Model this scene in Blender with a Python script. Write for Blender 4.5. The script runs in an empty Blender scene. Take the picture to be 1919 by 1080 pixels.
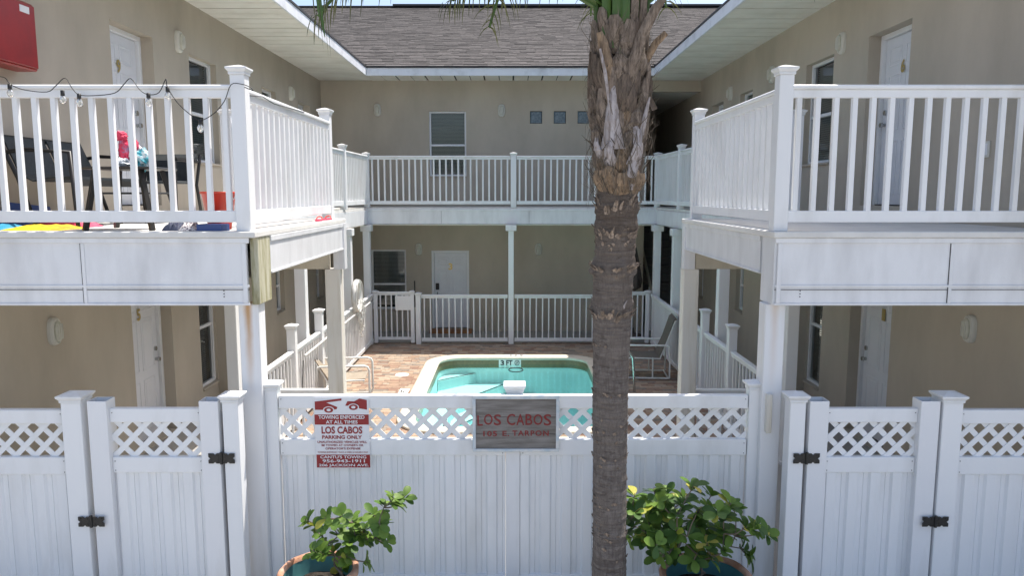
import bpy, bmesh, math, random
from mathutils import Vector, Matrix, noise
R = math.radians
random.seed(7)
sc = bpy.context.scene

# ---------------------------------------------------------------- camera
cam_d = bpy.data.cameras.new('camera'); cam = bpy.data.objects.new('camera', cam_d)
sc.collection.objects.link(cam); sc.camera = cam
cam.location = (0, 0, 3.1); cam.rotation_euler = (R(90 - 7.16), 0, 0)
cam_d.sensor_width = 36; cam_d.lens = 1400 / 1919 * 36
cam_d.clip_start = 0.05; cam_d.clip_end = 3000

# ---------------------------------------------------------------- sky and sun
SUN = Vector((0.33, 0.29, 1.0)).normalized()
w = bpy.data.worlds.new('World'); sc.world = w; w.use_nodes = True
nt = w.node_tree; bg = nt.nodes['Background']
sky = nt.nodes.new('ShaderNodeTexSky'); sky.sky_type = 'NISHITA'; sky.sun_disc = False
sky.sun_elevation = math.asin(SUN.z); sky.sun_rotation = math.atan2(SUN.x, SUN.y)
sky.air_density = 1.0; sky.dust_density = 3.0; sky.ozone_density = 1.0
nt.links.new(sky.outputs[0], bg.inputs[0]); bg.inputs[1].default_value = 0.125
sd = bpy.data.lights.new('sun', 'SUN'); so = bpy.data.objects.new('sun', sd)
sc.collection.objects.link(so); so.location = (10, 10, 30)
so.rotation_euler = SUN.to_track_quat('Z', 'Y').to_euler()
sd.energy = 3.7; sd.angle = R(0.53); sd.color = (1.0, 0.95, 0.87)
sc.view_settings.view_transform = 'Standard'; sc.view_settings.look = 'None'
sc.view_settings.gamma = 1; sc.view_settings.exposure = 0.95

# ---------------------------------------------------------------- materials
MATS = {}
def newmat(name):
    m = bpy.data.materials.new(name); m.use_nodes = True
    MATS[name] = m
    n = m.node_tree; return m, n, n.nodes['Principled BSDF']
def N(n, t, **k):
    x = n.nodes.new(t)
    for a, b in k.items(): setattr(x, a, b)
    return x
def noise_fac(n, scale, detail=5, rough=.6, stretch=(1, 1, 1), lo=.35, hi=.7, coord='Object', dist=0.0):
    tc = N(n, 'ShaderNodeTexCoord'); mp = N(n, 'ShaderNodeMapping'); mp.inputs['Scale'].default_value = stretch
    n.links.new(tc.outputs[coord], mp.inputs[0])
    no = N(n, 'ShaderNodeTexNoise'); no.inputs['Scale'].default_value = scale
    no.inputs['Detail'].default_value = detail; no.inputs['Roughness'].default_value = rough
    no.inputs['Distortion'].default_value = dist
    n.links.new(mp.outputs[0], no.inputs['Vector'])
    mr = N(n, 'ShaderNodeMapRange'); mr.inputs[1].default_value = lo; mr.inputs[2].default_value = hi
    n.links.new(no.outputs[0], mr.inputs[0]); return mr.outputs[0], no.outputs[0]
def mix(n, f, a, b, mode='MIX'):
    x = N(n, 'ShaderNodeMix', data_type='RGBA', blend_type=mode)
    for s, v in ((x.inputs[0], f), (x.inputs[6], a), (x.inputs[7], b)):
        if isinstance(v, (int, float)): s.default_value = v
        elif isinstance(v, tuple): s.default_value = (*v[:3], 1)
        else: n.links.new(v, s)
    return x.outputs[2]
def bump(n, p, h, strength=.3, dist=.01):
    b = N(n, 'ShaderNodeBump'); b.inputs['Strength'].default_value = strength; b.inputs['Distance'].default_value = dist
    n.links.new(h, b.inputs['Height']); n.links.new(b.outputs[0], p.inputs['Normal'])
def mathn(n, op, a, b=None, clamp=False):
    x = N(n, 'ShaderNodeMath', operation=op); x.use_clamp = clamp
    for i, v in enumerate((a, b)):
        if v is None: continue
        if isinstance(v, (int, float)): x.inputs[i].default_value = v
        else: n.links.new(v, x.inputs[i])
    return x.outputs[0]
def simple(name, col, rough=.5, col2=None, scale=3, stretch=(1, 1, 1), lo=.4, hi=.75, bs=0, bscale=60, metal=0, island=0, spec=None, bdist=.01):
    m, n, p = newmat(name)
    p.inputs['Roughness'].default_value = rough; p.inputs['Metallic'].default_value = metal
    if spec is not None: p.inputs['Specular IOR Level'].default_value = spec
    c = tuple(col)
    if col2:
        f, _ = noise_fac(n, scale, stretch=stretch, lo=lo, hi=hi)
        c = mix(n, f, tuple(col), tuple(col2))
    if island:
        g = N(n, 'ShaderNodeNewGeometry')
        v = mathn(n, 'MULTIPLY_ADD', g.outputs['Random Per Island'], island)
        v.node.inputs[2].default_value = 1 - island / 2
        hs = N(n, 'ShaderNodeHueSaturation'); n.links.new(v, hs.inputs['Value'])
        if isinstance(c, tuple): hs.inputs['Color'].default_value = (*c, 1)
        else: n.links.new(c, hs.inputs['Color'])
        c = hs.outputs[0]
    if isinstance(c, tuple): p.inputs['Base Color'].default_value = (*c, 1)
    else: n.links.new(c, p.inputs['Base Color'])
    if bs:
        _, h = noise_fac(n, bscale); bump(n, p, h, bs, bdist)
    return m

simple('vinyl', (.79, .80, .812), .42, (.64, .64, .63), 2.6, (1, 1, .3), .50, .82, bs=.08, bscale=30)
simple('vinyl_worn', (.77, .775, .79), .5, (.57, .565, .55), 3.5, (1.2, 1.2, .25), .48, .9, bs=.1, bscale=40)
simple('painted_metal', (.76, .77, .79), .3, (.60, .605, .62), 3.5, (1.3, 1.3, .35), .42, .8, bs=.2, bscale=5, bdist=.02)
simple('painted_wood', (.76, .765, .77), .6, (.50, .485, .44), 3, (2, 2, .22), .5, .9, bs=.2, bscale=60)
simple('beige_wood', (.52, .48, .40), .7, (.40, .37, .30), 5, (1, 1, .3), bs=.2)
simple('weathered_post', (.70, .68, .63), .65, (.50, .44, .34), 3, (2.5, 2.5, .2), .45, .75, bs=.2)
simple('rust_wood', (.22, .13, .06), .8, (.08, .05, .03), 8, (1, 1, .3))
simple('old_corner', (.27, .25, .13), .8, (.50, .48, .36), 9, (2, 2, .25), .4, .6, bs=.3, bscale=40)
simple('stucco', (.515, .455, .370), .92, (.42, .37, .298), 1.1, (1, 1, .45), .38, .68, bs=.35, bscale=140, bdist=.006)
simple('soffit', (.83, .805, .74), .6, (.66, .63, .56), 1.6, (1, 1, 1), .42, .8, bs=.05)
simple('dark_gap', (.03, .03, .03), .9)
simple('fascia', (.74, .755, .79), .45, (.47, .475, .49), 2.4, (1, 1, 1), .5, .85, bs=.05)
simple('drip_edge', (.035, .032, .033), .6)
simple('shingle', (.102, .092, .088), .95, (.060, .054, .052), 14, (1, 1, 1), .35, .7, bs=.6, bscale=160, island=.6, bdist=.006)
simple('door_paint', (.73, .74, .77), .4, (.66, .67, .70), 2, bs=.03)
simple('brass', (.55, .42, .16), .35, metal=.7)
simple('dark_metal', (.03, .03, .032), .4, metal=.5)
simple('black_iron', (.012, .012, .012), .45, (.03, .028, .025), 30, bs=.2)
simple('blind', (.68, .69, .69), .6)
simple('dark_backing', (.03, .032, .035), .9)
simple('light_glass', (.60, .59, .50), .3, (.5, .49, .4), 20)
simple('light_base', (.64, .63, .57), .5)
simple('red_paint', (.33, .014, .012), .35, (.25, .012, .012), 6, bs=.02)
simple('label_white', (.8, .8, .8), .5)
simple('concrete', (.40, .385, .36), .9, (.31, .30, .28), 1.2, bs=.3, bscale=90)
simple('balcony_floor', (.72, .71, .68), .8, (.6, .59, .57), 3, bs=.2, bscale=80)
simple('coping', (.66, .60, .50), .75, (.52, .47, .38), 9, (1, 1, 1), .35, .8, bs=.25, bscale=80)
simple('tile_band', (.22, .155, .075), .3, (.14, .105, .06), 22)
simple('tile_dark', (.015, .02, .035), .3)
simple('mortar', (.16, .125, .095), .95)
simple('marker_white', (.8, .8, .78), .4)
simple('black_paint', (.012, .012, .014), .5)
simple('sling_taupe', (.33, .28, .22), .8, (.25, .21, .165), 30, bs=.2, bscale=200)
simple('sling_grey', (.13, .115, .095), .8, (.10, .09, .075), 30, bs=.2, bscale=200)
simple('white_tube', (.74, .74, .72), .35, (.6, .6, .57), 8)
simple('steel', (.55, .56, .55), .25, metal=1)
simple('black_sling', (.018, .024, .028), .7, (.028, .035, .04), 30, bs=.2, bscale=200)
simple('black_tube', (.014, .013, .012), .4)
simple('rope_white', (.66, .65, .62), .8)
simple('ring_white', (.72, .71, .69), .6, (.45, .43, .40), 12)
simple('clay', (.42, .20, .115), .85, (.52, .33, .24), 11, (1, 1, 1), .4, .65, bs=.4, bscale=50)
simple('teal_glaze', (.07, .20, .21), .35, (.10, .27, .27), 6)
simple('soil', (.035, .026, .02), .95, (.08, .06, .045), 40, bs=1, bscale=60, bdist=.03)
simple('twig', (.16, .12, .09), .8, (.25, .2, .16), 20)
simple('sign_white', (.74, .75, .78), .4)
simple('sign_red', (.27, .010, .014), .4)
simple('grey_board', (.16, .145, .13), .85, (.30, .28, .265), 5, (.6, 1, 6), .4, .7, bs=.5, bscale=30)
simple('letter_red', (.24, .022, .022), .7, (.15, .04, .035), 30)
simple('frame_blue', (.50, .58, .64), .6, (.68, .69, .69), 10, (1, 1, 1), .4, .6)
simple('plastic_red', (.62, .05, .02), .35)
simple('cloth_yellow', (.75, .50, .02), .6, (.72, .30, .02), 7, (1, 1, 1), .5, .6, bs=.3, bscale=20, bdist=.02)
simple('cloth_blue', (.02, .25, .45), .6)
simple('cloth_navy', (.02, .03, .07), .7)
simple('cloth_pink', (.70, .06, .13), .6)
simple('cloth_speckle', (.5, .48, .5), .8, (.08, .06, .09), 60, (1, 1, 1), .48, .56)
simple('plastic_blue', (.05, .09, .26), .4)
simple('bag_aqua', (.05, .45, .55), .35, (.75, .8, .82), 18, (1, 1, 1), .42, .58)
simple('bag_white', (.72, .76, .80), .3, (.3, .36, .42), 18, (1, 1, 1), .45, .6)
simple('bag_pink', (.62, .03, .09), .35, (.25, .2, .32), 18, (1, 1, 1), .5, .6)
simple('canvas_grey', (.085, .07, .06), .9, (.13, .11, .095), 8, bs=.3)
simple('stair_paint', (.18, .17, .155), .8)
simple('brick_step', (.33, .16, .07), .85, (.24, .11, .06), 12, bs=.4)
simple('petiole_green', (.045, .10, .018), .45, (.08, .14, .02), 4)
simple('frond_leaf', (.05, .095, .018), .45, (.09, .12, .03), 3, island=.5)
simple('fibre', (.12, .095, .07), .9, island=1.2)

# paver: per-brick colour
m, n, p = newmat('paver')
g = N(n, 'ShaderNodeNewGeometry'); cr = N(n, 'ShaderNodeValToRGB'); cr.color_ramp.interpolation = 'CONSTANT'
cols = [(.29, .20, .145), (.37, .28, .205), (.26, .16, .115), (.37, .30, .235), (.22, .185, .155), (.33, .225, .16), (.39, .29, .215), (.28, .23, .19)]
e = cr.color_ramp.elements; e[0].color = (*cols[0], 1); e[1].position = 1 / 8; e[1].color = (*cols[1], 1)
for i in range(2, 8):
    x = e.new(i / 8); x.color = (*cols[i], 1)
n.links.new(g.outputs['Random Per Island'], cr.inputs[0])
f, h = noise_fac(n, 18, lo=.3, hi=.8); c = mix(n, f, (1.1, 1.08, 1.05), (.72, .74, .76)); c = mix(n, 1.0, cr.outputs[0], c, 'MULTIPLY')
n.links.new(c, p.inputs['Base Color']); p.inputs['Roughness'].default_value = .85; bump(n, p, h, .4, .006)

# pool plaster
m, n, p = newmat('plaster')
f, h = noise_fac(n, 3, lo=.3, hi=.75); n.links.new(mix(n, f, (.60, .78, .78), (.50, .70, .71)), p.inputs['Base Color'])
p.inputs['Roughness'].default_value = .6
simple('step_plaster', (.80, .86, .84), .6)  # paler than the shell: brightness of shallow water put into the colour
# water
m, n, p = newmat('water')
n.nodes.remove(p); out = n.nodes['Material Output']
tr = N(n, 'ShaderNodeBsdfTransparent'); tr.inputs[0].default_value = (.66, .93, .93, 1)
gl = N(n, 'ShaderNodeBsdfGlossy'); gl.inputs['Roughness'].default_value = .03
lw = N(n, 'ShaderNodeFresnel'); lw.inputs[0].default_value = 1.33
ms = N(n, 'ShaderNodeMixShader'); _, h = noise_fac(n, 5, detail=2, stretch=(1, 2, 1))
b = N(n, 'ShaderNodeBump'); b.inputs['Strength'].default_value = .25; b.inputs['Distance'].default_value = .02
n.links.new(h, b.inputs['Height']); n.links.new(b.outputs[0], gl.inputs['Normal']); n.links.new(b.outputs[0], lw.inputs['Normal'])
n.links.new(lw.outputs[0], ms.inputs[0]); n.links.new(tr.outputs[0], ms.inputs[1]); n.links.new(gl.outputs[0], ms.inputs[2])
n.links.new(ms.outputs[0], out.inputs[0])
# window glass
m, n, p = newmat('glass')
n.nodes.remove(p); out = n.nodes['Material Output']
tr = N(n, 'ShaderNodeBsdfTransparent'); tr.inputs[0].default_value = (.62, .68, .68, 1)
gl = N(n, 'ShaderNodeBsdfGlossy'); gl.inputs['Roughness'].default_value = .02
lw = N(n, 'ShaderNodeFresnel'); lw.inputs[0].default_value = 1.7
ms = N(n, 'ShaderNodeMixShader')
n.links.new(lw.outputs[0], ms.inputs[0]); n.links.new(tr.outputs[0], ms.inputs[1]); n.links.new(gl.outputs[0], ms.inputs[2])
n.links.new(ms.outputs[0], out.inputs[0])
simple('glass_block', (.10, .14, .17), .12, (.22, .27, .30), 25, bs=.6, bscale=25)
# clear bulb
m, n, p = newmat('bulb_glass'); p.inputs['Base Color'].default_value = (.9, .9, .85, 1); p.inputs['Transmission Weight'].default_value = .8; p.inputs['Roughness'].default_value = .05

# painted post with rust run from the top
def rusty(nm_, rs_):
    m, n, p = newmat(nm_)
    f, h = noise_fac(n, 3, stretch=(2, 2, .25), lo=.5, hi=.95); base = mix(n, f, (.76, .765, .78), (.55, .53, .48))
    tc = N(n, 'ShaderNodeTexCoord'); sx = N(n, 'ShaderNodeSeparateXYZ'); n.links.new(tc.outputs['Generated'], sx.inputs[0])
    wob = noise_fac(n, 6, stretch=(1, 1, .6), lo=0, hi=1)[1]
    xx = mathn(n, 'ADD', sx.outputs[0], mathn(n, 'MULTIPLY', mathn(n, 'SUBTRACT', wob, .5), .25))
    dx = mathn(n, 'ABSOLUTE', mathn(n, 'SUBTRACT', xx, .47))
    mr = N(n, 'ShaderNodeMapRange'); mr.inputs[1].default_value = .22; mr.inputs[2].default_value = .03; n.links.new(dx, mr.inputs[0])
    mz = N(n, 'ShaderNodeMapRange'); mz.inputs[1].default_value = .68; mz.inputs[2].default_value = .97; n.links.new(sx.outputs[2], mz.inputs[0])
    rf = mathn(n, 'MULTIPLY', mathn(n, 'MULTIPLY', mr.outputs[0], mz.outputs[0]), rs_, True)
    n.links.new(mix(n, rf, base, (.50, .27, .09)), p.inputs['Base Color']); p.inputs['Roughness'].default_value = .55; bump(n, p, h, .15, .005)
rusty('rusty_post', .9); rusty('rusty_post_faint', .3)

# palm bark (rings + vertical cracks)
m, n, p = newmat('palm_bark')
f1, h1 = noise_fac(n, 5, detail=9, rough=.72, stretch=(1, 1, 11), lo=.36, hi=.62, dist=.3)
f2, h2 = noise_fac(n, 26, detail=8, rough=.75, stretch=(1, 1, .5), lo=.45, hi=.6)
f3, h3 = noise_fac(n, 3.2, detail=4, stretch=(1, 1, .7), lo=.42, hi=.62)
f4, h4 = noise_fac(n, 14, detail=3, stretch=(1, 1, 2.5), lo=.58, hi=.66)
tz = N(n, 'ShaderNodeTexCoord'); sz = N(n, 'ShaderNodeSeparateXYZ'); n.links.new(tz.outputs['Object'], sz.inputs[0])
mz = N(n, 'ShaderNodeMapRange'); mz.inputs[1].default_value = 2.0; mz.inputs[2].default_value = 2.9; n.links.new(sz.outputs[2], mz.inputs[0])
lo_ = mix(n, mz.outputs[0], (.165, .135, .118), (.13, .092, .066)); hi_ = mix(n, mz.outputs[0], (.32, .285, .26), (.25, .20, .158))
c = mix(n, f1, lo_, hi_); fv, hv = noise_fac(n, 70, detail=6, rough=.7, stretch=(1, 1, .22), lo=.46, hi=.6)
c = mix(n, mathn(n, 'MULTIPLY', f2, .45), c, (.13, .10, .085)); c = mix(n, mathn(n, 'MULTIPLY', fv, .5), c, (.11, .085, .07)); c = mix(n, mathn(n, 'MULTIPLY', f3, .4), c, (.29, .245, .21)); c = mix(n, mathn(n, 'MULTIPLY', f4, .45), c, (.07, .052, .043))
n.links.new(c, p.inputs['Base Color']); p.inputs['Roughness'].default_value = .95
bump(n, p, mathn(n, 'ADD', mathn(n, 'MULTIPLY', h1, 1.4), mathn(n, 'ADD', mathn(n, 'MULTIPLY', h2, .6), mathn(n, 'MULTIPLY', hv, .6))), 1.0, .03)
def bark_like(name, a, b2, d):
    m, n, p = newmat(name)
    f2, h2 = noise_fac(n, 55, detail=9, rough=.75, stretch=(1, 1, .16), lo=.42, hi=.6, dist=.5)
    f3, _ = noise_fac(n, 11, detail=6, rough=.7, lo=.45, hi=.62)
    c = mix(n, f2, a, b2); c = mix(n, mathn(n, 'MULTIPLY', f3, .7), c, d)
    g = N(n, 'ShaderNodeNewGeometry'); v = mathn(n, 'MULTIPLY_ADD', g.outputs['Random Per Island'], .5); v.node.inputs[2].default_value = .72
    hs = N(n, 'ShaderNodeHueSaturation'); n.links.new(v, hs.inputs['Value']); n.links.new(c, hs.inputs['Color'])
    n.links.new(hs.outputs[0], p.inputs['Base Color']); p.inputs['Roughness'].default_value = .9; bump(n, p, h2, .7, .01)
bark_like('boot_brown', (.33, .26, .205), (.08, .058, .043), (.17, .13, .10))
bark_like('boot_dark', (.20, .15, .115), (.06, .043, .032), (.13, .10, .08))
bark_like('boot_pale', (.54, .50, .51), (.24, .20, .18), (.36, .31, .29))
bark_like('boot_tan', (.38, .27, .175), (.12, .08, .05), (.20, .15, .11))
# leaves
def leafmat(name, a, b2):
    m, n, p = newmat(name)
    g = N(n, 'ShaderNodeNewGeometry'); c = mix(n, g.outputs['Random Per Island'], a, b2)
    n.links.new(c, p.inputs['Base Color']); p.inputs['Roughness'].default_value = .5; p.inputs['Specular IOR Level'].default_value = .3
    tl = N(n, 'ShaderNodeBsdfTranslucent'); n.links.new(c, tl.inputs[0]); ms = N(n, 'ShaderNodeMixShader'); ms.inputs[0].default_value = .25
    n.links.new(p.outputs[0], ms.inputs[1]); n.links.new(tl.outputs[0], ms.inputs[2]); n.links.new(ms.outputs[0], n.nodes['Material Output'].inputs[0])
leafmat('leaf_green', (.085, .17, .03), (.17, .27, .045))
leafmat('leaf_dark', (.045, .10, .025), (.085, .16, .035))
leafmat('leaf_yellow', (.36, .40, .05), (.50, .42, .10))
leafmat('palm_leaf', (.045, .06, .02), (.10, .105, .045))

# ---------------------------------------------------------------- mesh helpers
class MB:
    def __init__(s): s.v = []; s.f = []; s.mi = []; s.sm = []; s.mats = []; s.T = None
    def slot(s, m):
        if m not in s.mats: s.mats.append(m)
        return s.mats.index(m)
    def add(s, vs, fs, m, smooth=False):
        k = len(s.v); T = s.T
        s.v += [tuple(T @ Vector(v)) if T is not None else tuple(v) for v in vs]
        i = s.slot(m)
        for f in fs: s.f.append(tuple(k + a for a in f)); s.mi.append(i); s.sm.append(smooth)
    def box(s, x0, x1, y0, y1, z0, z1, m, c=0.0):
        if x0 > x1: x0, x1 = x1, x0
        if y0 > y1: y0, y1 = y1, y0
        if z0 > z1: z0, z1 = z1, z0
        if c <= 0:
            vs = [(x, y, z) for z in (z0, z1) for y in (y0, y1) for x in (x0, x1)]
            fs = [(0, 2, 3, 1), (4, 5, 7, 6), (0, 1, 5, 4), (2, 6, 7, 3), (0, 4, 6, 2), (1, 3, 7, 5)]
            s.add(vs, fs, m); return
        c = min(c, (x1 - x0) * .45, (y1 - y0) * .45, (z1 - z0) * .45)
        bm = bmesh.new(); vs = [bm.verts.new((x, y, z)) for z in (z0, z1) for y in (y0, y1) for x in (x0, x1)]
        for f in [(0, 2, 3, 1), (4, 5, 7, 6), (0, 1, 5, 4), (2, 6, 7, 3), (0, 4, 6, 2), (1, 3, 7, 5)]: bm.faces.new([vs[i] for i in f])
        bmesh.ops.bevel(bm, geom=bm.edges[:], offset=c, segments=1, profile=.7, affect='EDGES')
        s.bm(bm, m)
    def bm(s, bm, m, smooth=False):
        bm.verts.index_update(); s.add([v.co[:] for v in bm.verts], [[v.index for v in f.verts] for f in bm.faces], m, smooth); bm.free()
    def bar(s, a, b, wx, wy, m, up=(0, 0, 1), c=0):      # box along a->b
        a = Vector(a); b = Vector(b); d = b - a; L = d.length; d.normalize()
        u = Vector(up)
        if abs(d.dot(u)) > .98: u = Vector((0, 1, 0))
        x = d.cross(u).normalized(); y = x.cross(d)
        M = Matrix((( *x, 0), (*d, 0), (*y, 0), (0, 0, 0, 1))).transposed(); M.translation = a
        old = s.T; s.T = (old @ M) if old is not None else M
        s.box(-wx / 2, wx / 2, 0, L, -wy / 2, wy / 2, m, c); s.T = old
    def tube(s, pts, r, m, seg=8, caps=True, closed=False):
        pts = [Vector(p) for p in pts]; n = len(pts); rs = r if isinstance(r, (list, tuple)) else [r] * n
        vs = []; fs = []; px = None
        for i, p in enumerate(pts):
            if closed: d = pts[(i + 1) % n] - pts[i - 1]
            else: d = pts[min(i + 1, n - 1)] - pts[max(i - 1, 0)]
            d.normalize()
            if px is None:
                u = Vector((0, 0, 1)) if abs(d.z) < .9 else Vector((1, 0, 0)); x = d.cross(u).normalized()
            else: x = (px - d * px.dot(d)).normalized()
            px = x; y = d.cross(x)
            for k in range(seg):
                a = 2 * math.pi * k / seg; vs.append(p + x * math.cos(a) * rs[i] + y * math.sin(a) * rs[i])
        m_ = n if closed else n - 1
        for i in range(m_):
            j = (i + 1) % n
            for k in range(seg): l = (k + 1) % seg; fs.append((i * seg + k, i * seg + l, j * seg + l, j * seg + k))
        s.add(vs, fs, m, True)
        if caps and not closed: s.add(vs[:seg] , [tuple(range(seg))[::-1]], m); s.add(vs[-seg:], [tuple(range(seg))], m)
    def lathe(s, prof, m, cx=0, cy=0, seg=24, smooth=True, fn=None):
        vs = []; fs = []
        for i, (r, z) in enumerate(prof):
            for k in range(seg):
                a = 2 * math.pi * k / seg; rr = r * (fn(a, z) if fn else 1); vs.append((cx + rr * math.cos(a), cy + rr * math.sin(a), z))
        for i in range(len(prof) - 1):
            for k in range(seg): l = (k + 1) % seg; fs.append((i * seg + k, i * seg + l, (i + 1) * seg + l, (i + 1) * seg + k))
        s.add(vs, fs, m, smooth)
    def poly(s, pts, z0, z1, m, m_side=None):            # vertical prism from CCW 2-D outline
        n = len(pts); vs = [(x, y, z0) for x, y in pts] + [(x, y, z1) for x, y in pts]
        s.add(vs, [tuple(range(n, 2 * n)), tuple(range(n))[::-1]], m)
        s.add(vs, [(i, (i + 1) % n, n + (i + 1) % n, n + i) for i in range(n)], m_side or m)
    def flat(s, pts, y0, y1, m):                         # prism in the x-z plane between y0 (front) and y1
        n = len(pts); vs = [(x, y0, z) for x, z in pts] + [(x, y1, z) for x, z in pts]
        s.add(vs, [tuple(range(n)), tuple(range(n, 2 * n))[::-1]] + [((i + 1) % n, i, n + i, n + (i + 1) % n) for i in range(n)], m)
    def text(s, body, x0, x1, z0, z1, y, m, bold=0.0, depth=.002, spacing=1.0):   # text in the x-z plane facing -y, stretched into a box
        cu = bpy.data.curves.new('t', 'FONT'); cu.body = body; cu.size = 1; cu.offset = bold; cu.space_character = spacing; cu.fill_mode = 'FRONT'; cu.resolution_u = 3
        o = bpy.data.objects.new('t', cu); me = o.to_mesh()
        vs = [v.co.copy() for v in me.vertices]; fs = [tuple(f.vertices) for f in me.polygons]
        o.to_mesh_clear(); bpy.data.objects.remove(o); bpy.data.curves.remove(cu)
        if not vs: return
        ax, bx = min(v.x for v in vs), max(v.x for v in vs); ay, by = min(v.y for v in vs), max(v.y for v in vs)
        sx = (x1 - x0) / (bx - ax); sy = (z1 - z0) / (by - ay)
        s.add([(x0 + (v.x - ax) * sx, y, z0 + (v.y - ay) * sy) for v in vs], fs, m)
    def build(s, name, parent=None, label=None):
        lo = [min(v[i] for v in s.v) for i in range(3)]; hi = [max(v[i] for v in s.v) for i in range(3)]
        c = Vector(((lo[0] + hi[0]) / 2, (lo[1] + hi[1]) / 2, lo[2]))
        me = bpy.data.meshes.new(name); me.from_pydata([tuple(Vector(v) - c) for v in s.v], [], s.f)
        for mn in s.mats: me.materials.append(MATS[mn])
        me.polygons.foreach_set('material_index', s.mi); me.polygons.foreach_set('use_smooth', s.sm); me.update()
        o = bpy.data.objects.new(name, me); sc.collection.objects.link(o); W[o.name] = c
        if parent: o.parent = parent; o.location = c - W[parent.name]
        else: o.location = c
        if label: o['label'] = label
        return o
W = {}
def root(name, loc, label, cat, group=None):
    o = bpy.data.objects.new(name, None); sc.collection.objects.link(o); o.location = loc; W[o.name] = Vector(loc)
    o.empty_display_size = .2
    return tag(o, label, cat, group)
def tag(o, label, cat, group=None):
    o['label'] = label; o['category'] = cat
    if group: o['group'] = group
    return o
def structure(o): o['kind'] = 'structure'; return o
def dup(o, loc, rotz, label):
    c = o.copy(); sc.collection.objects.link(c); c.location = loc; c.rotation_euler = (0, 0, rotz); c['label'] = label
    for ch in [x for x in bpy.data.objects if x.parent == o]:
        d = ch.copy(); sc.collection.objects.link(d); d.parent = c
    return c
# wall frames: local x runs right as one faces the wall, y into the wall, z up
def FR(kind, plane):
    if kind == 'back': M = Matrix.Identity(4); M.translation = (0, plane, 0)
    elif kind == 'left': M = Matrix(((0, -1, 0, plane), (1, 0, 0, 0), (0, 0, 1, 0), (0, 0, 0, 1)))
    else: M = Matrix(((0, 1, 0, plane), (-1, 0, 0, 0), (0, 0, 1, 0), (0, 0, 0, 1)))
    return M

# ================================================================ ground
FL = 2.83                     # upper floor level
g = MB()
X0, X1, Y0, Y1 = -2.95, 2.95, 8.4, 15.45     # paved court
for a in [(-900, 900, -900, Y0), (-900, 900, Y1, 900), (-900, X0, Y0, Y1), (X1, 900, Y0, Y1)]:
    x0, x1, y0, y1 = a; g.add([(x0, y0, 0), (x1, y0, 0), (x1, y1, 0), (x0, y1, 0)], [(0, 1, 2, 3)], 'concrete')
structure(g.build('ground'))

def rrect(x0, x1, y0, y1, r, k=8):
    pts = []
    for cx, cy, a0 in ((x1 - r, y0 + r, -90), (x1 - r, y1 - r, 0), (x0 + r, y1 - r, 90), (x0 + r, y0 + r, 180)):
        for i in range(k + 1):
            a = R(a0 + 90 * i / k); pts.append((cx + r * math.cos(a), cy + r * math.sin(a)))
    return pts
PX0, PX1, PY0, PY1 = -1.36, 1.40, 9.62, 13.87
inner = rrect(PX0, PX1, PY0, PY1, .42); outer = rrect(PX0 - .23, PX1 + .23, PY0 - .23, PY1 + .23, .6)
mid = rrect(PX0 - .12, PX1 + .12, PY0 - .12, PY1 + .12, .5)
n_ = len(inner)
# mortar bed with a hole for the pool
b = MB(); vs = [(x, y, -.012) for x, y in mid] + [(x, y, -.012) for x, y in rrect(X0, X1, Y0, Y1, .001)]
b.add(vs, [(i, (i + 1) % n_, n_ + (i + 1) % n_, n_ + i)[::-1] for i in range(n_)], 'mortar'); 
bed = b
def in_rr(x, y, x0, x1, y0, y1, r):
    if not (x0 < x < x1 and y0 < y < y1): return False
    cx = min(max(x, x0 + r), x1 - r); cy = min(max(y, y0 + r), y1 - r)
    return (x - cx) ** 2 + (y - cy) ** 2 < r * r
pv = MB(); bw, bh = .205, .105; gap = .005
row = 0; y = Y0
while y < Y1 - .02:
    x = X0 - (bw / 2 if row % 2 else 0) - random.uniform(0, .03)
    while x < X1 - .02:
        wdt = random.choice((bw, bw, bw, bw * .75, bh)); a0 = max(x, X0); a1 = min(x + wdt, X1)
        if a1 - a0 > .03:
            cx, cy = (a0 + a1) / 2, y + bh / 2
            if not in_rr(cx, cy, PX0 - .13, PX1 + .13, PY0 - .13, PY1 + .13, .5):
                z = random.uniform(-.002, .002)
                pv.box(a0 + gap / 2, a1 - gap / 2, y + gap / 2, min(y + bh, Y1) - gap / 2, -.011, z, 'paver')
        x += wdt
    y += bh; row += 1
for k in range(len(bed.f)): pass
pv.add(bed.v, bed.f, 'mortar')
o = pv.build('paving'); structure(o)

# ---------------------------------------------------------------- pool
pool = root('swimming_pool', (0, 11.7, 0), 'small turquoise plunge pool with pale stone coping and corner steps', 'pool')
cp = MB()                      # coping, split into stones
def ring(pa, pb, za, zb): return [(x, y, za) for x, y in pa], [(x, y, zb) for x, y in pb]
prof = [(-.23, .004), (-.23, .03), (-.21, .038), (-.015, .038), (.02, .028), (.025, .008), (.012, -.02)]
loops = []
for off, z in prof:
    r = .42 - off if off < 0 else .42 - off
    loops.append([(x, y, z) for x, y in rrect(PX0 + off, PX1 - off, PY0 + off, PY1 - off, max(.1, .42 - off))])
vs = [v for l in loops for v in l]; fs = []
for j in range(len(loops) - 1):
    for i in range(n_): k = (i + 1) % n_; fs.append((j * n_ + i, j * n_ + k, (j + 1) * n_ + k, (j + 1) * n_ + i))
cp.add(vs, fs, 'coping', True); cp.build('coping', pool)
tb = MB(); ins = rrect(PX0 + .008, PX1 - .008, PY0 + .008, PY1 - .008, .41)
tb.add([(x, y, 0.0) for x, y in ins] + [(x, y, -.17) for x, y in ins], [(i, (i + 1) % n_, n_ + (i + 1) % n_, n_ + i) for i in range(n_)], 'tile_band', True)
tb.build('tile_band', pool)
sh = MB(); DEP = -.95
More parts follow.
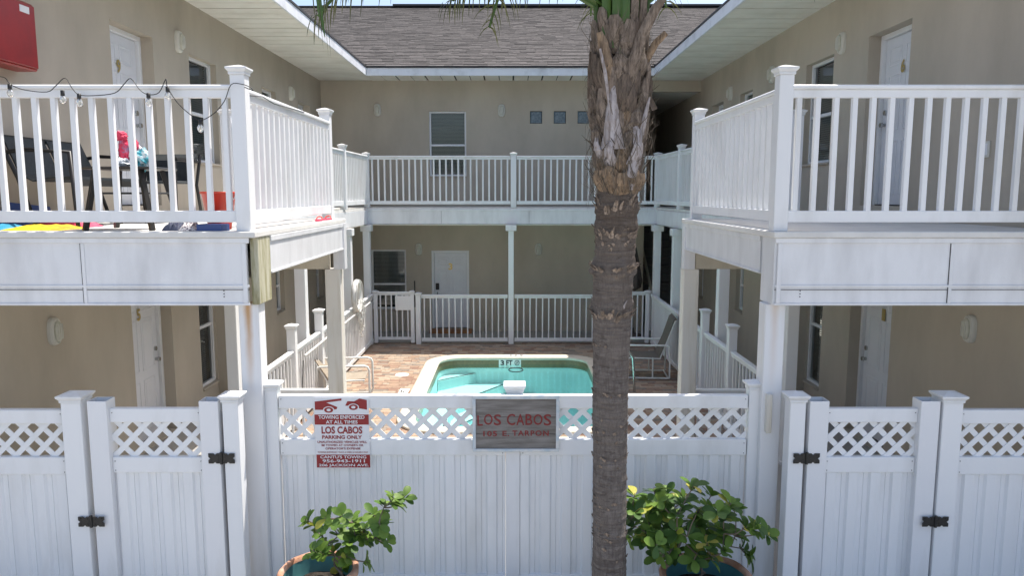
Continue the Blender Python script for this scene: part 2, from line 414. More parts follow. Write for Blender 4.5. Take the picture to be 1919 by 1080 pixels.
sh.add([(x, y, -.171) for x, y in inner] + [(x, y, DEP) for x, y in inner], [(i, (i + 1) % n_, n_ + (i + 1) % n_, n_ + i) for i in range(n_)] + [tuple(range(n_, 2 * n_))], 'plaster')
sh.build('pool_shell', pool)
def clip_in(poly, rect_pts):     # convex clip of poly by the CCW convex outline
    out = poly
    n = len(rect_pts)
    for i in range(n):
        ax, ay = rect_pts[i]; bx, by = rect_pts[(i + 1) % n]
        if abs(ax - bx) + abs(ay - by) < 1e-6: continue
        inp = out; out = []
        side = lambda q: (bx - ax) * (q[1] - ay) - (by - ay) * (q[0] - ax)
        for j in range(len(inp)):
            c, d = inp[j], inp[(j + 1) % len(inp)]; sc_, sd_ = side(c), side(d)
            if sc_ >= 0: out.append(c)
            if (sc_ >= 0) != (sd_ >= 0): t = sc_ / (sc_ - sd_); out.append((c[0] + (d[0] - c[0]) * t, c[1] + (d[1] - c[1]) * t))
        if not out: return []
    return out
shr = rrect(PX0 + .01, PX1 - .01, PY0 + .01, PY1 - .01, .41)
steps = [([(-1.6, 14.2), (-1.6, 12.95), (-1.45, 13.15), (-.55, 13.98), (-.4, 14.3)], -.28, (-1.42, 13.2), (-.62, 13.93)),
         ([(-1.6, 14.3), (-1.6, 9.0), (-1.02, 9.0), (-1.02, 12.1), (-.93, 12.5), (-.12, 13.75), (.1, 14.3)], -.46, (-.93, 12.5), (-.12, 13.75)),
         ([(-1.6, 14.4), (-1.6, 12.0), (-.92, 11.75), (.42, 13.72), (.6, 14.4)], -.66, (-.92, 11.75), (.42, 13.72))]
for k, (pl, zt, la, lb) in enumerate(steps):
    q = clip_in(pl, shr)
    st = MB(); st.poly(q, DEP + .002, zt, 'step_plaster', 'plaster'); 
    A = Vector((*la, zt)); B = Vector((*lb, zt)); d = (B - A).normalized(); nn = Vector((d.y, -d.x, 0))
    st.bar(A - nn * .025 + Vector((0, 0, .003)), B - nn * .025 + Vector((0, 0, .003)), .04, .005, 'tile_dark')
    if k == 1: st.bar((-1.05, 9.7, zt + .003), (-1.05, 12.12, zt + .003), .04, .005, 'tile_dark'); st.bar((-1.05, 12.1, zt + .003), (-.96, 12.5, zt + .003), .04, .005, 'tile_dark')
    st.build('pool_step', pool)
wm = MB(); wt = clip_in([(-3, 8), (3, 8), (3, 16), (-3, 16)], shr); wm.add([(x, y, -.105) for x, y in wt], [tuple(range(len(wt)))], 'water')
structure(wm.build('pool_water'))
dr = MB(); dr.tube([(.07 + .13 * math.cos(a), 13.4 + .16 * math.sin(a), -.097) for a in [2 * math.pi * i / 28 for i in range(28)]], .009, 'black_paint', 6, closed=True)
tag(dr.build('floating_hoop'), 'thin dark hoop floating at the far end of the pool under the depth marker', 'hoop')
mk = MB(); mk.box(-.25, .17, 13.852, 13.860, -.155, .0, 'marker_white'); mk.build('depth_marker', pool, 'white tile reading 3 FT with a no diving symbol')
tx = MB(); tx.text('3', -.215, -.15, -.12, -.02, 13.848, 'black_paint', .03); tx.text('FT', -.11, .01, -.12, -.02, 13.848, 'black_paint', .03)
cxm, czm = .095, -.07
tx.tube([(cxm + .042 * math.cos(a), 13.847, czm + .045 * math.sin(a)) for a in [2 * math.pi * i / 24 for i in range(24)]], .005, 'black_paint', 6, closed=True)
tx.bar((cxm - .028, 13.847, czm - .03), (cxm + .028, 13.847, czm + .03), .008, .004, 'black_paint'); tx.bar((cxm - .02, 13.847, czm + .012), (cxm + .02, 13.847, czm - .004), .01, .004, 'black_paint')
tx.build('depth_lettering', pool)
# marker plates lying on the deck, read from the water side
def deck_marker(cx, cy, rot, label):
    r_ = MB(); r_.T = Matrix.Translation((cx, cy, 0)) @ Matrix.Rotation(rot, 4, 'Z')
    r_.box(-.2, .2, -.075, .075, .039 if cy > 13.9 else .001, .043 if cy > 13.9 else .0055, 'marker_white')
    zz = .0445 if cy > 13.9 else .007
    r_.T = r_.T @ Matrix.Translation((0, 0, zz)) @ Matrix.Rotation(R(-90), 4, 'X')
    r_.text('3', -.16, -.09, -.05, .05, 0, 'black_paint', .03); r_.text('FT', -.03, .13, -.05, .05, 0, 'black_paint', .03)
    r_.build('depth_marker', pool, label)
deck_marker(.06, 13.985, R(180), 'white depth marker tile on the far coping')
deck_marker(-1.71, 11.48, R(90), 'white depth marker tile on the left coping edge')
sk = MB(); sk.lathe([(0, .009), (.10, .009), (.115, .006), (.12, .001)], 'label_white', -1.9, 12.62, 24); sk.lathe([(0.0, .0105), (.02, .0105), (.02, .009)], 'light_base', -1.9, 12.62, 12)
tag(sk.build('skimmer_lid'), 'round white skimmer lid set in the brick paving left of the pool', 'lid')

# ================================================================ apartment building
bld = root('apartment_building', (0, 17.5, 0), 'two storey tan stucco courtyard building with white balconies and brown shingle roof', 'building')

def wall_part(kind, plane, u0, u1, z0, z1, ops, name='wall', m='stucco', back=.32):
    w_ = MB(); w_.T = FR(kind, plane)
    us = sorted({u0, u1} | {a for o in ops for a in o[:2]}); zs = sorted({z0, z1} | {a for o in ops for a in o[2:4]})
    for i in range(len(us) - 1):
        for j in range(len(zs) - 1):
            uc = (us[i] + us[i + 1]) / 2; zc = (zs[j] + zs[j + 1]) / 2
            if any(o[0] < uc < o[1] and o[2] < zc < o[3] for o in ops): continue
            w_.add([(us[i], 0, zs[j]), (us[i + 1], 0, zs[j]), (us[i + 1], 0, zs[j + 1]), (us[i], 0, zs[j + 1])], [(0, 1, 2, 3)], m)
    for a, b_, c, d, dep in ops:
        for q in ([(a, 0, c), (a, dep, c), (a, dep, d), (a, 0, d)], [(b_, 0, c), (b_, 0, d), (b_, dep, d), (b_, dep, c)],
                  [(a, 0, d), (a, dep, d), (b_, dep, d), (b_, 0, d)], [(a, 0, c), (b_, 0, c), (b_, dep, c), (a, dep, c)]):
            w_.add(q, [(0, 1, 2, 3)], m)
    if back: w_.add([(u0, back, z0), (u1, back, z0), (u1, back, z1), (u0, back, z1)], [(0, 1, 2, 3)], 'dark_backing')  # dark sheet added behind the wall to block light, stands for unlit rooms
    return w_.build(name, bld)

def door(kind, plane, u0, u1, z0, z1, num, dep=.17, side=1, smart=False):
    T = FR(kind, plane); fr = .055
    d = MB(); d.T = T; dl, dr_ = u0 + fr, u1 - fr; zt = z1 - fr; y = dep + .012
    d.box(dl + .004, dr_ - .004, y, y + .04, z0 + .012, zt - .004, 'door_paint', .003)
    wd = dr_ - dl; H = zt - z0; cx = (dl + dr_) / 2
    for c0, c1 in ((dl + wd * .12, cx - wd * .05), (cx + wd * .05, dr_ - wd * .12)):
        for f0, f1 in ((.07, .39), (.45, .78), (.83, .94)):
            za, zb = z0 + H * f0, z0 + H * f1
            for q in ((c0, c1, za, za + .014), (c0, c1, zb - .014, zb), (c0, c0 + .014, za + .014, zb - .014), (c1 - .014, c1, za + .014, zb - .014)):
                d.box(q[0], q[1], y - .007, y + .002, q[2], q[3], 'door_paint', .002)
            d.box(c0 + .045, c1 - .045, y - .005, y + .002, za + .045, zb - .045, 'door_paint', .004)
    dd = d.build('door', bld, 'white panelled door numbered ' + num if num else None)
    f = MB(); f.T = T
    f.box(u0, u0 + fr, dep - .03, dep + .05, z0, z1, 'vinyl', .003); f.box(u1 - fr, u1, dep - .03, dep + .05, z0, z1, 'vinyl', .003)
    f.box(u0 + fr, u1 - fr, dep - .028, dep + .05, z1 - fr, z1, 'vinyl', .003)
    f.box(u0 + fr, u1 - fr, dep - .02, dep + .06, z0 - .0, z0 + .012, 'dark_metal')
    f.box(u0 + fr, u1 - fr, y + .045, y + .05, z0, z1 - fr, 'dark_gap')
    f.build('frame', dd)
    hx = dr_ - .07 if side > 0 else dl + .07; hz = z0 + H * .5
    h = MB(); h.T = T
    if smart:
        h.box(hx - .04, hx + .04, y - .025, y, hz + .02, hz + .17, 'dark_metal', .008); h.build('door_lock', dd); h = MB(); h.T = T
        h.tube([(hx, y - .0, hz - .04), (hx, y - .055, hz - .06), (hx, y - .055, hz - .2), (hx, y - .0, hz - .22)], .008, 'dark_metal')
    else:
        h.tube([(hx, y, hz + .12), (hx, y - .02, hz + .12)], .03, 'steel', 14); h.build('deadbolt', dd); h = MB(); h.T = T
        h.tube([(hx, y, hz - .02), (hx, y - .03, hz - .02), (hx, y - .035, hz - .02), (hx, y - .06, hz - .02)], [.022, .018, .03, .026], 'steel', 14)
    h.build('handle', dd)
    if num:
        t = MB(); t.T = T; t.text(num, cx - .045, cx + .045, z0 + H * .775, z0 + H * .775 + .15, y - .012, 'brass', .03); t.build('door_number', dd)
    return dd

def window(kind, plane, u0, u1, z0, z1, dep=.1, rails=(.47,), blind=1.0, label=None, tint=None):
    T = FR(kind, plane); fw = .04
    f = MB(); f.T = T
    f.box(u0, u0 + fw, dep - .02, dep + .05, z0, z1, 'vinyl', .004); f.box(u1 - fw, u1, dep - .02, dep + .05, z0, z1, 'vinyl', .004)
    f.box(u0 + fw, u1 - fw, dep - .018, dep + .05, z1 - fw, z1, 'vinyl', .004); f.box(u0 + fw, u1 - fw, dep - .018, dep + .05, z0, z0 + fw, 'vinyl', .004)
    for r_ in rails:
        z = z0 + (z1 - z0) * r_; f.box(u0 + fw, u1 - fw, dep - .012, dep + .03, z - .022, z + .022, 'vinyl', .004)
    wo = f.build('window', bld, label)
    s_ = MB(); s_.T = T; s_.box(u0 - .0, u1 + .0, -.03, dep - .022, z0 - .03, z0 - .002, 'stucco', .004); s_.build('sill', wo)
    p_ = MB(); p_.T = T; p_.add([(u0 + fw, dep + .02, z0 + fw), (u1 - fw, dep + .02, z0 + fw), (u1 - fw, dep + .02, z1 - fw), (u0 + fw, dep + .02, z1 - fw)], [(0, 1, 2, 3)], 'glass'); p_.build('pane', wo)
    if blind > 0:
        bl = MB(); bl.T = T; zb = z1 - (z1 - z0) * blind; z = z1 - .05
        while z > zb + .03:
            bl.add([(u0 + .045, dep + .055, z), (u1 - .045, dep + .055, z), (u1 - .045, dep + .075, z - .022), (u0 + .045, dep + .075, z - .022)], [(0, 1, 2, 3)], 'blind'); z -= .03
        bl.build('blind', wo)
    return wo

# --- upper side walls
def L(a, b): return (a, b)            # left wall: u = Y
def Rr(a, b): return (-b, -a)         # right wall: u = -Y
dZ0, dZ1 = 2.97, 4.92
wall_part('left', -4.2, 5.0, 16.8, FL - .3, 5.6, [(8.07, 9.02, dZ0, dZ1, .17), (10.0, 10.9, 3.53, 4.92, .1), (12.85, 13.6, 3.6, 4.90, .1), (15.0, 15.85, dZ0, dZ1, .17)])
wall_part('right', 4.15, -16.8, -5.0, FL - .3, 5.6, [(-8.97, -8.03, dZ0, dZ1, .17), (-10.83, -9.92, 3.52, 4.90, .1), (-13.9, -13.2, 3.6, 4.90, .1), (-15.85, -15.0, dZ0, dZ1, .17)])
door('left', -4.2, 8.07, 9.02, dZ0, dZ1, '9'); door('right', 4.15, -8.97, -8.03, dZ0, dZ1, '6', side=-1)
door('left', -4.2, 15.0, 15.85, dZ0, dZ1, None); door('right', 4.15, -15.85, -15.0, dZ0, dZ1, None, side=-1)
window('left', -4.2, 10.0, 10.9, 3.53, 4.92); window('right', 4.15, -10.83, -9.92, 3.52, 4.90)
window('left', -4.2, 12.85, 13.6, 3.6, 4.90); window('right', 4.15, -13.9, -13.2, 3.6, 4.90, blind=.4)
# --- lower side walls (near bay set further out)
wall_part('left', -4.42, 5.0, 11.0, 0, FL - .3, [(8.57, 9.58, .02, 2.05, .17), (10.42, 10.98, .33, 2.0, .05)])
wall_part('right', 4.40, -11.0, -5.0, 0, FL - .3, [(-9.6, -8.55, .02, 2.05, .17), (-10.98, -10.46, .33, 2.0, .05)])
wall_part('left', -4.2, 11.0, 16.8, 0, FL - .3, [(13.2, 13.68, .98, 1.95, .1), (15.95, 16.45, .85, 1.9, .1)])
wall_part('right', 4.15, -16.8, -11.0, 0, FL - .3, [(-13.75, -13.3, .98, 1.95, .1), (-16.5, -16.1, .85, 1.9, .1)])
q = MB(); q.box(-4.6, -4.2, 11.0, 11.3, 0, FL - .3, 'stucco'); q.build('wall', bld); q = MB(); q.box(4.15, 4.6, 11.0, 11.3, 0, FL - .3, 'stucco'); q.build('wall', bld)
door('left', -4.42, 8.57, 9.58, .02, 2.05, '5'); door('right', 4.40, -9.6, -8.55, .02, 2.05, '1', side=-1)
window('left', -4.42, 10.42, 10.98, .33, 2.0, .05, (.52, .77)); window('right', 4.40, -10.98, -10.46, .33, 2.0, .05, (.52, .77))
window('left', -4.2, 13.2, 13.68, .98, 1.95); window('right', 4.15, -13.75, -13.3, .98, 1.95)
window('left', -4.2, 15.95, 16.45, .85, 1.9); window('right', 4.15, -16.5, -16.1, .85, 1.9)
# --- back wall, ends at the stair passage
wall_part('back', 16.8, -4.2, 2.96, FL - .3, 5.6, [(-1.83, -1.01, 3.5, 4.92, .07)] + [(c - .135, c + .135, 4.65, 4.92, .05) for c in (.53, 1.055, 1.58)])
wall_part('back', 16.8, -4.2, 2.96, 0, FL - .3, [(-3.18, -2.39, .5, 1.86, .07), (-1.82, -.97, .06, 1.84, .06)])
window('back', 16.8, -1.83, -1.01, 3.5, 4.92, .07, (.48,)); window('back', 16.8, -3.18, -2.39, .5, 1.86, .07, (.42,), .95)
door('back', 16.8, -1.82, -.97, .06, 1.84, '3', .06, -1, True)
for c in (.53, 1.055, 1.58):
    q = MB(); q.box(c - .13, c + .13, 16.835, 16.9, 4.655, 4.915, 'glass_block', .012); q.box(c - .01, c + .01, 16.82, 16.84, 4.655, 4.915, 'glass_block'); q.build('glass_block', bld)
q = MB(); q.box(-1.85, -.9, 16.48, 16.795, 0, .055, 'brick_step', .01)
for i in range(9): q.box(-1.84 + i * .105, -1.84 + i * .105 + .098, 16.46, 16.6, .0, .062, 'brick_step', .004)
q.build('door_step', bld)
# header and passage
q = MB(); q.box(2.96, 4.15, 16.8, 16.95, 5.34, 5.6, 'stucco'); q.build('passage_header', bld)
q = MB()
q.box(2.9, 2.96, 17.0, 22, 0, 5.6, 'stucco'); q.box(4.15, 4.3, 16.8, 22, 0, 5.6, 'stucco'); q.box(2.9, 4.3, 22, 22.1, 0, 5.6, 'stucco'); q.box(2.96, 4.15, 16.95, 22, 5.35, 5.45, 'soffit'); 
q.build('stair_passage', bld)
q = MB(); q.box(2.96, 3.2, 16.8, 22, FL - .3, FL - .02, 'balcony_floor'); q.build('landing', bld)
for i in range(14):
    s_ = MB(); s_.box(3.2, 4.15, 16.9 + i * .28, 16.9 + i * .28 + .3, i * .19 + .14, i * .19 + .19, 'stair_paint', .006); s_.box(3.2, 4.15, 16.93 + i * .28, 16.95 + i * .28, i * .19, i * .19 + .14, 'stair_paint'); s_.build('stair_step', bld)
q = MB(); q.bar((3.16, 16.85, .95), (3.16, 20.5, 3.4), .05, .08, 'beige_wood'); q.bar((3.16, 16.9, .0), (3.16, 16.9, 1.0), .08, .08, 'vinyl_worn'); q.build('stair_rail', bld)

# --- soffits, fascia, roof
def planks_x(q, x0, x1, ya, yb, step, z):       # planks running in x, laid side by side in y
    y = ya; k = 0
    while y < yb - .01:
        y2 = min(y + step, yb); gp = .034 if k % 2 else .018
        q.box(x0, x1, y, y2 - gp, z, z + .014, 'soffit'); y = y2; k += 1
for xa, xb in ((-4.2, -3.06), (2.98, 4.15)):
    q = MB(); planks_x(q, xa, xb, 5.0, 16.8, .3, 5.572); q.box(xa, xb, 5.0, 16.8, 5.588, 5.62, 'dark_gap'); q.build('soffit', bld)
q = MB(); x = -3.055; k = 0
while x < 2.97:
    x2 = min(x + .31, 2.975); q.box(x, x2 - (.034 if k % 2 else .018), 16.0, 16.8, 5.570, 5.585, 'soffit'); x = x2; k += 1
q.box(-3.055, 2.975, 16.0, 16.8, 5.589, 5.62, 'dark_gap'); q.build('soffit', bld)
for (a, b_, c, d) in ((-3.06, -3.03, 5.0, 15.97), (2.95, 2.98, 5.0, 15.97)):
    q = MB(); q.box(a, b_, c, d, 5.555, 5.712, 'fascia', .003); q.build('fascia', bld)
    q = MB(); s1 = 1 if a < 0 else -1; q.box(a - .01, b_ + .012, c, d - .02, 5.713, 5.745, 'drip_edge'); q.build('drip_edge', bld)
q = MB(); q.box(-3.03, 2.95, 15.97, 16.0, 5.555, 5.712, 'fascia', .003); q.build('fascia', bld)
q = MB(); q.box(-3.03, 2.95, 15.945, 16.0, 5.713, 5.74, 'drip_edge'); q.build('drip_edge', bld)
SL = 5 / 12
def roof_plane(o, ud, vd, U0, U1, V1, vall0=0, vall1=0, name='roof'):
    # o origin on eave, ud along eave, vd horizontal uphill; vall: eave start shifts with v (45 deg valleys)
    o = Vector(o); ud = Vector(ud); vd = Vector(vd); nrm = (vd * -SL + Vector((0, 0, 1))).normalized()
    q = MB(); P = lambda u, v, h=0: o + ud * u + vd * v + Vector((0, 0, SL * v)) + nrm * h
    cor = [P(U0, 0, -.03), P(U1, 0, -.03), P(U1 + vall1 * V1, V1, -.03), P(U0 - vall0 * V1, V1, -.03)]
    q.add(cor, [(0, 1, 2, 3)], 'drip_edge')
    step = .13; v = -.02
    while v < V1:
        a = U0 - vall0 * max(v, 0); b_ = U1 + vall1 * max(v, 0); u = a - random.uniform(0, .3)
        while u < b_:
            wd = random.uniform(.14, .36); u2 = min(u + wd, b_); ua = max(u, a)
            if u2 - ua > .02:
                h = random.choice((.006, .008, .011)); vv = v + step + .03
                t = [P(ua, v, h + .006), P(u2 - .004, v, h + .006), P(u2 - .004, vv, h * .2), P(ua, vv, h * .2), P(ua, v, -.012), P(u2 - .004, v, -.012)]
                q.add(t, [(0, 1, 2, 3), (4, 5, 1, 0), (0, 3, 4), (1, 5, 2)], 'shingle')
            u += wd
        v += step
    return q.build(name, bld)
V1 = 6.62
roof_plane((0, 15.97, 5.745), (1, 0, 0), (0, 1, 0), -3.03, 2.95, V1, 1, 1)
def plain(pts, name='roof'):
    q = MB(); q.add(pts, [tuple(range(len(pts)))], 'shingle'); q.build(name, bld)
zr = 5.745 + SL * V1
plain([(-3.04, 5.0, 5.75), (-3.04, 15.96, 5.75), (-3.04 - V1, 15.96 + V1, zr), (-3.04 - V1, 5.0, zr)][::-1])
plain([(2.96, 5.0, 5.75), (2.96, 15.96, 5.75), (2.96 + V1, 15.96 + V1, zr), (2.96 + V1, 5.0, zr)])
plain([(-9.66, 22.59, zr), (9.58, 22.59, zr), (9.58, 29, 5.75), (-9.66, 29, 5.75)])
q = MB(); q.bar((-3.45, 22.59, zr + .035), (9.5, 22.59, zr + .035), .3, .06, 'drip_edge'); q.build('ridge_vent', bld)
q = MB(); q.bar((-9.6, 22.59, zr + .01), (-3.45, 22.59, zr + .01), .22, .03, 'shingle'); q.build('ridge_cap', bld)
# outer faces so the block is closed from the street and behind
q = MB()
q.box(-9.7, -4.5, 5.0, 5.2, 0, 5.7, 'stucco'); q.box(4.5, 9.6, 5.0, 5.2, 0, 5.7, 'stucco')
q.box(-9.9, -9.7, 5.0, 28, 0, 5.7, 'stucco'); q.box(9.6, 9.8, 5.0, 28, 0, 5.7, 'stucco'); q.box(-9.9, 9.8, 28, 28.2, 0, 5.7, 'stucco')
q.build('outer_wall', bld)

# ---------------------------------------------------------------- balconies
def post_cap(q, x, y, z, wd, m='vinyl'):
    h = wd / 2
    q.box(x - h - .008, x + h + .008, y - h - .008, y + h + .008, z, z + .018, m, .003)
    vs = [(x + sx * (h + .006), y + sy * (h + .006), z + .018) for sx, sy in ((-1, -1), (1, -1), (1, 1), (-1, 1))] + \
         [(x + sx * (h + .023), y + sy * (h + .023), z + .04) for sx, sy in ((-1, -1), (1, -1), (1, 1), (-1, 1))] + \
         [(x + sx * (h + .023), y + sy * (h + .023), z + .052) for sx, sy in ((-1, -1), (1, -1), (1, 1), (-1, 1))] + [(x, y, z + .075)]
    fs = [(i, (i + 1) % 4, 4 + (i + 1) % 4, 4 + i) for i in range(4)] + [(4 + i, 4 + (i + 1) % 4, 8 + (i + 1) % 4, 8 + i) for i in range(4)] + [(8 + i, 8 + (i + 1) % 4, 12) for i in range(4)]
    q.add(vs, fs, m)
def post(x, y, z0, z1, wd, parent, m='vinyl', cap=True, name='post'):
    q = MB(); q.box(x - wd / 2, x + wd / 2, y - wd / 2, y + wd / 2, z0, z1 - (.07 if cap else 0), m, .004)
    p_ = q.build(name, parent)
    if cap: c = MB(); post_cap(c, x, y, z1 - .07, wd, m); c.build('post_cap', p_) if parent is not bld or True else None
    return p_
def railing(a, b, z, parent, name='railing', ztop=1.05, zbot=.065, gap=.137, bal=.038, th=.09, tw=.075, bth=.085, m='vinyl', phase=None):
    a = Vector((a[0], a[1], 0)); b = Vector((b[0], b[1], 0)); d = b - a; Ln = d.length; d.normalize(); Z = lambda h: Vector((0, 0, z + h))
    q = MB()
    q.bar(a + Z(ztop - .016), b + Z(ztop - .016), tw + .012, .032, m, c=.008)
    q.bar(a + Z(ztop - .032 - (th - .032) / 2), b + Z(ztop - .032 - (th - .032) / 2), tw * .62, th - .032, m, c=.004)
    r_ = q.build(name if parent is bld else 'top_rail', parent); sub = r_ if parent is bld else parent
    q = MB(); q.bar(a + Z(zbot + bth / 2), b + Z(zbot + bth / 2), tw * .6, bth, m, c=.004); q.build('bottom_rail', sub)
    n = max(1, round(Ln / gap)); sp = Ln / n; p_ = MB()
    for i in range(n):
        c = a + d * ((i + .5) * sp); jit = random.uniform(-.0015, .0015)
        p_.bar(c + Z(zbot + bth - .003) + d * jit, c + Z(ztop - th + .003) - d * jit, bal, bal, m, up=tuple(d), c=.003)
    p_.build('baluster_panel', sub)
    return r_
for s_, tag_ in ((-1, 'left'), (1, 'right')):
    wx = -4.2 if s_ < 0 else 4.15; bx = 1.93 * s_
    ex = 3.12 * s_; e2 = 2.97 * s_
    # slabs
    q = MB()
    q.box(wx, (1.865 if s_ < 0 else 1.90) * s_, 5.42, 8.40, FL - .045, FL, 'balcony_floor', .006)
    q.add([(wx, 8.401, FL), (ex, 8.401, FL), (e2, 15.40, FL), (wx, 15.40, FL)] + [(wx, 8.401, FL - .045), (ex, 8.401, FL - .045), (e2, 15.40, FL - .045), (wx, 15.40, FL - .045)],
          [(0, 1, 2, 3), (7, 6, 5, 4), (1, 5, 6, 2)], 'balcony_floor')
    q.build('balcony_floor', bld)
    q = MB()
    q.box(wx, bx + .05 * s_, 5.505, 8.3, 2.47, 2.485, 'soffit'); q.add([(wx, 8.31, 2.48), (ex - .02 * s_, 8.31, 2.48), (e2 - .02 * s_, 15.38, 2.48), (wx, 15.38, 2.48)], [(3, 2, 1, 0)], 'soffit')
    q.build('ceiling', bld)
    # front fascia with seams
    q = MB(); seam = -3.14 if s_ < 0 else 3.22
    q.box(wx, bx + .02 * s_, 5.455, 5.50, 2.285, FL - .046, 'painted_metal')
    q.box(wx, bx - .012 * s_, 5.436, 5.456, FL - .085, FL - .046, 'painted_metal', .004)
    q.box(wx, bx, 5.444, 5.4555, 2.285, 2.303, 'painted_metal', .003)
    q.box(wx, bx, 5.4445, 5.4555, 2.42, 2.438, 'painted_metal', .003)
    q.box(wx, bx, 5.4495, 5.4552, 2.4, 2.404, 'drip_edge')
    q.box(seam - .013, seam + .013, 5.447, 5.4553, 2.303, FL - .086, 'painted_metal', .003)
    q.box(seam - .017, seam - .013, 5.4495, 5.4552, 2.303, FL - .086, 'drip_edge')
    q.box(bx + .045 * s_, bx + .012 * s_, 5.442, 5.4554, 2.303, FL - .086, 'painted_metal', .003)
    for k in range(3): q.tube([(bx + .19 * s_, 5.4554, 2.35 + k * .022), (bx + .19 * s_, 5.448, 2.35 + k * .022)], .004, 'dark_metal', 6)
    q.build('fascia', bld)
    bs = (1.875 if s_ < 0 else 1.925) * s_
    # side fascia, shallower, with deep boxes at both corners
    q = MB(); q.box(bs + .03 * s_, bs, 5.785, 8.27, 2.49, FL - .046, 'painted_metal')
    q.box(bs, bs - .012 * s_, 5.785, 8.27, FL - .09, FL - .046, 'painted_metal', .004); q.box(bs, bs - .01 * s_, 5.785, 8.27, 2.49, 2.508, 'painted_metal', .003)
    q.build('fascia', bld)
    q = MB(); q.box(bs + .11 * s_, bs - .016 * s_, 8.271, 8.40, 2.27, FL - .046, 'painted_metal', .004); q.build('corner_box', bld)
    q = MB(); q.box((1.932 if s_ < 0 else 1.951) * s_, bs - .002 * s_, 5.50 if s_ < 0 else 5.462, 5.78 if s_ < 0 else 5.74, 2.285, FL - .046, 'old_corner' if s_ < 0 else 'painted_metal', .004); q.build('corner_box', bld, 'bare weathered yellowish corner board' if s_ < 0 else None)
    q = MB(); q.box(wx, bx + .112 * s_, 8.30, 8.38, 2.27, 2.78, 'beige_wood', .004); q.build('beam', bld)
    # walkway fascia
    q = MB(); q.bar((ex, 8.41, 2.635), (e2, 15.40, 2.635), .03, .29, 'painted_metal', c=.003); q.build('fascia', bld)
    # columns
    for (x, y, wd, mm, zt) in ((1.972, 5.60, .15, 'rusty_post' if s_ < 0 else 'rusty_post_faint', 2.284), (2.0, 8.36, .17, 'weathered_post' , 2.27), (3.16, 8.33, .13, 'painted_wood', 2.48), (3.0, 10.55, .15, 'painted_wood', 2.48), (3.0, 13.6, .15, 'vinyl', 2.48), (2.97, 15.28, .14, 'vinyl', 2.48)):
        q = MB(); q.box(x * s_ - wd / 2, x * s_ + wd / 2, y - wd / 2, y + wd / 2, .002, zt, mm, .006)
        q.box(x * s_ - wd / 2 - .012, x * s_ + wd / 2 + .012, y - wd / 2 - .012, y + wd / 2 + .012, .001, .05, 'painted_wood', .004)
        c = q.build('column', bld, 'column with a long rust run down its face' if mm == 'rusty_post' and s_ < 0 and y < 6 else None)
        if y > 12: q = MB(); q.box(x * s_ - .11, x * s_ + .11, y - .11, y + .11, zt - .13, zt - .001, 'vinyl', .005); q.build('bracket', c)
    # railings
    fx = 2.005 * s_
    rl = railing((wx - .0, 5.52), (fx - .0 * s_, 5.52), FL, bld); post(fx - .04 * s_, 5.53, FL, FL + 1.19, .105, rl)
    rl = railing((fx, 5.6), (fx, 8.24), FL, bld, tw=.07); post(fx + .03 * s_, 8.31, FL, FL + 1.20, .11, rl)
    rl = railing((fx, 8.3), (ex - .05 * s_, 8.3), FL, bld); post(ex - .02 * s_, 8.3, FL, FL + 1.19, .12, rl)
    rl = railing((ex - .02 * s_, 8.36), (3.02 * s_, 13.45), FL, bld, gap=.125, bal=.032); post(3.02 * s_, 13.5, FL, FL + 1.16, .11, rl)
    rl = railing((3.02 * s_, 13.56), (2.97 * s_, 15.38), FL, bld, gap=.125, bal=.032); post(2.975 * s_, 15.45, FL, FL + 1.12, .11, rl)
# back walkway
q = MB(); q.box(-4.2, 4.15, 15.402, 16.8, FL - .045, FL, 'balcony_floor', .004); q.build('balcony_floor', bld)
q = MB(); q.box(-4.2, 2.95, 15.45, 16.79, 2.46, 2.48, 'soffit'); q.build('ceiling', bld)
q = MB(); q.box(-2.99, 2.99, 15.385, 15.401, 2.49, FL - .03, 'painted_metal'); q.box(-2.99, 2.99, 15.372, 15.386, FL - .07, FL - .03, 'painted_metal', .004); q.box(-2.99, 2.99, 15.376, 15.3855, 2.49, 2.505, 'painted_metal', .003)
for x in (-1.45, .35, 1.9): q.box(x - .002, x + .002, 15.3835, 15.3852, 2.505, FL - .07, 'drip_edge')
q.build('fascia', bld)
q = MB(); q.box(-.02 - .055, -.02 + .055, 15.33 - .055, 15.33 + .055, .002, 2.48, 'vinyl', .005); c = q.build('column', bld); q = MB(); q.box(-.13, .09, 15.22, 15.384, 2.36, 2.479, 'vinyl', .005); q.build('bracket', c)
rl = railing((-2.92, 15.45), (-.03, 15.45), FL, bld, gap=.127, bal=.034, th=.075, bth=.07); post(.03, 15.45, FL, FL + 1.12, .11, rl)
rl = railing((.09, 15.45), (2.92, 15.45), FL, bld, gap=.127, bal=.034, th=.075, bth=.07)

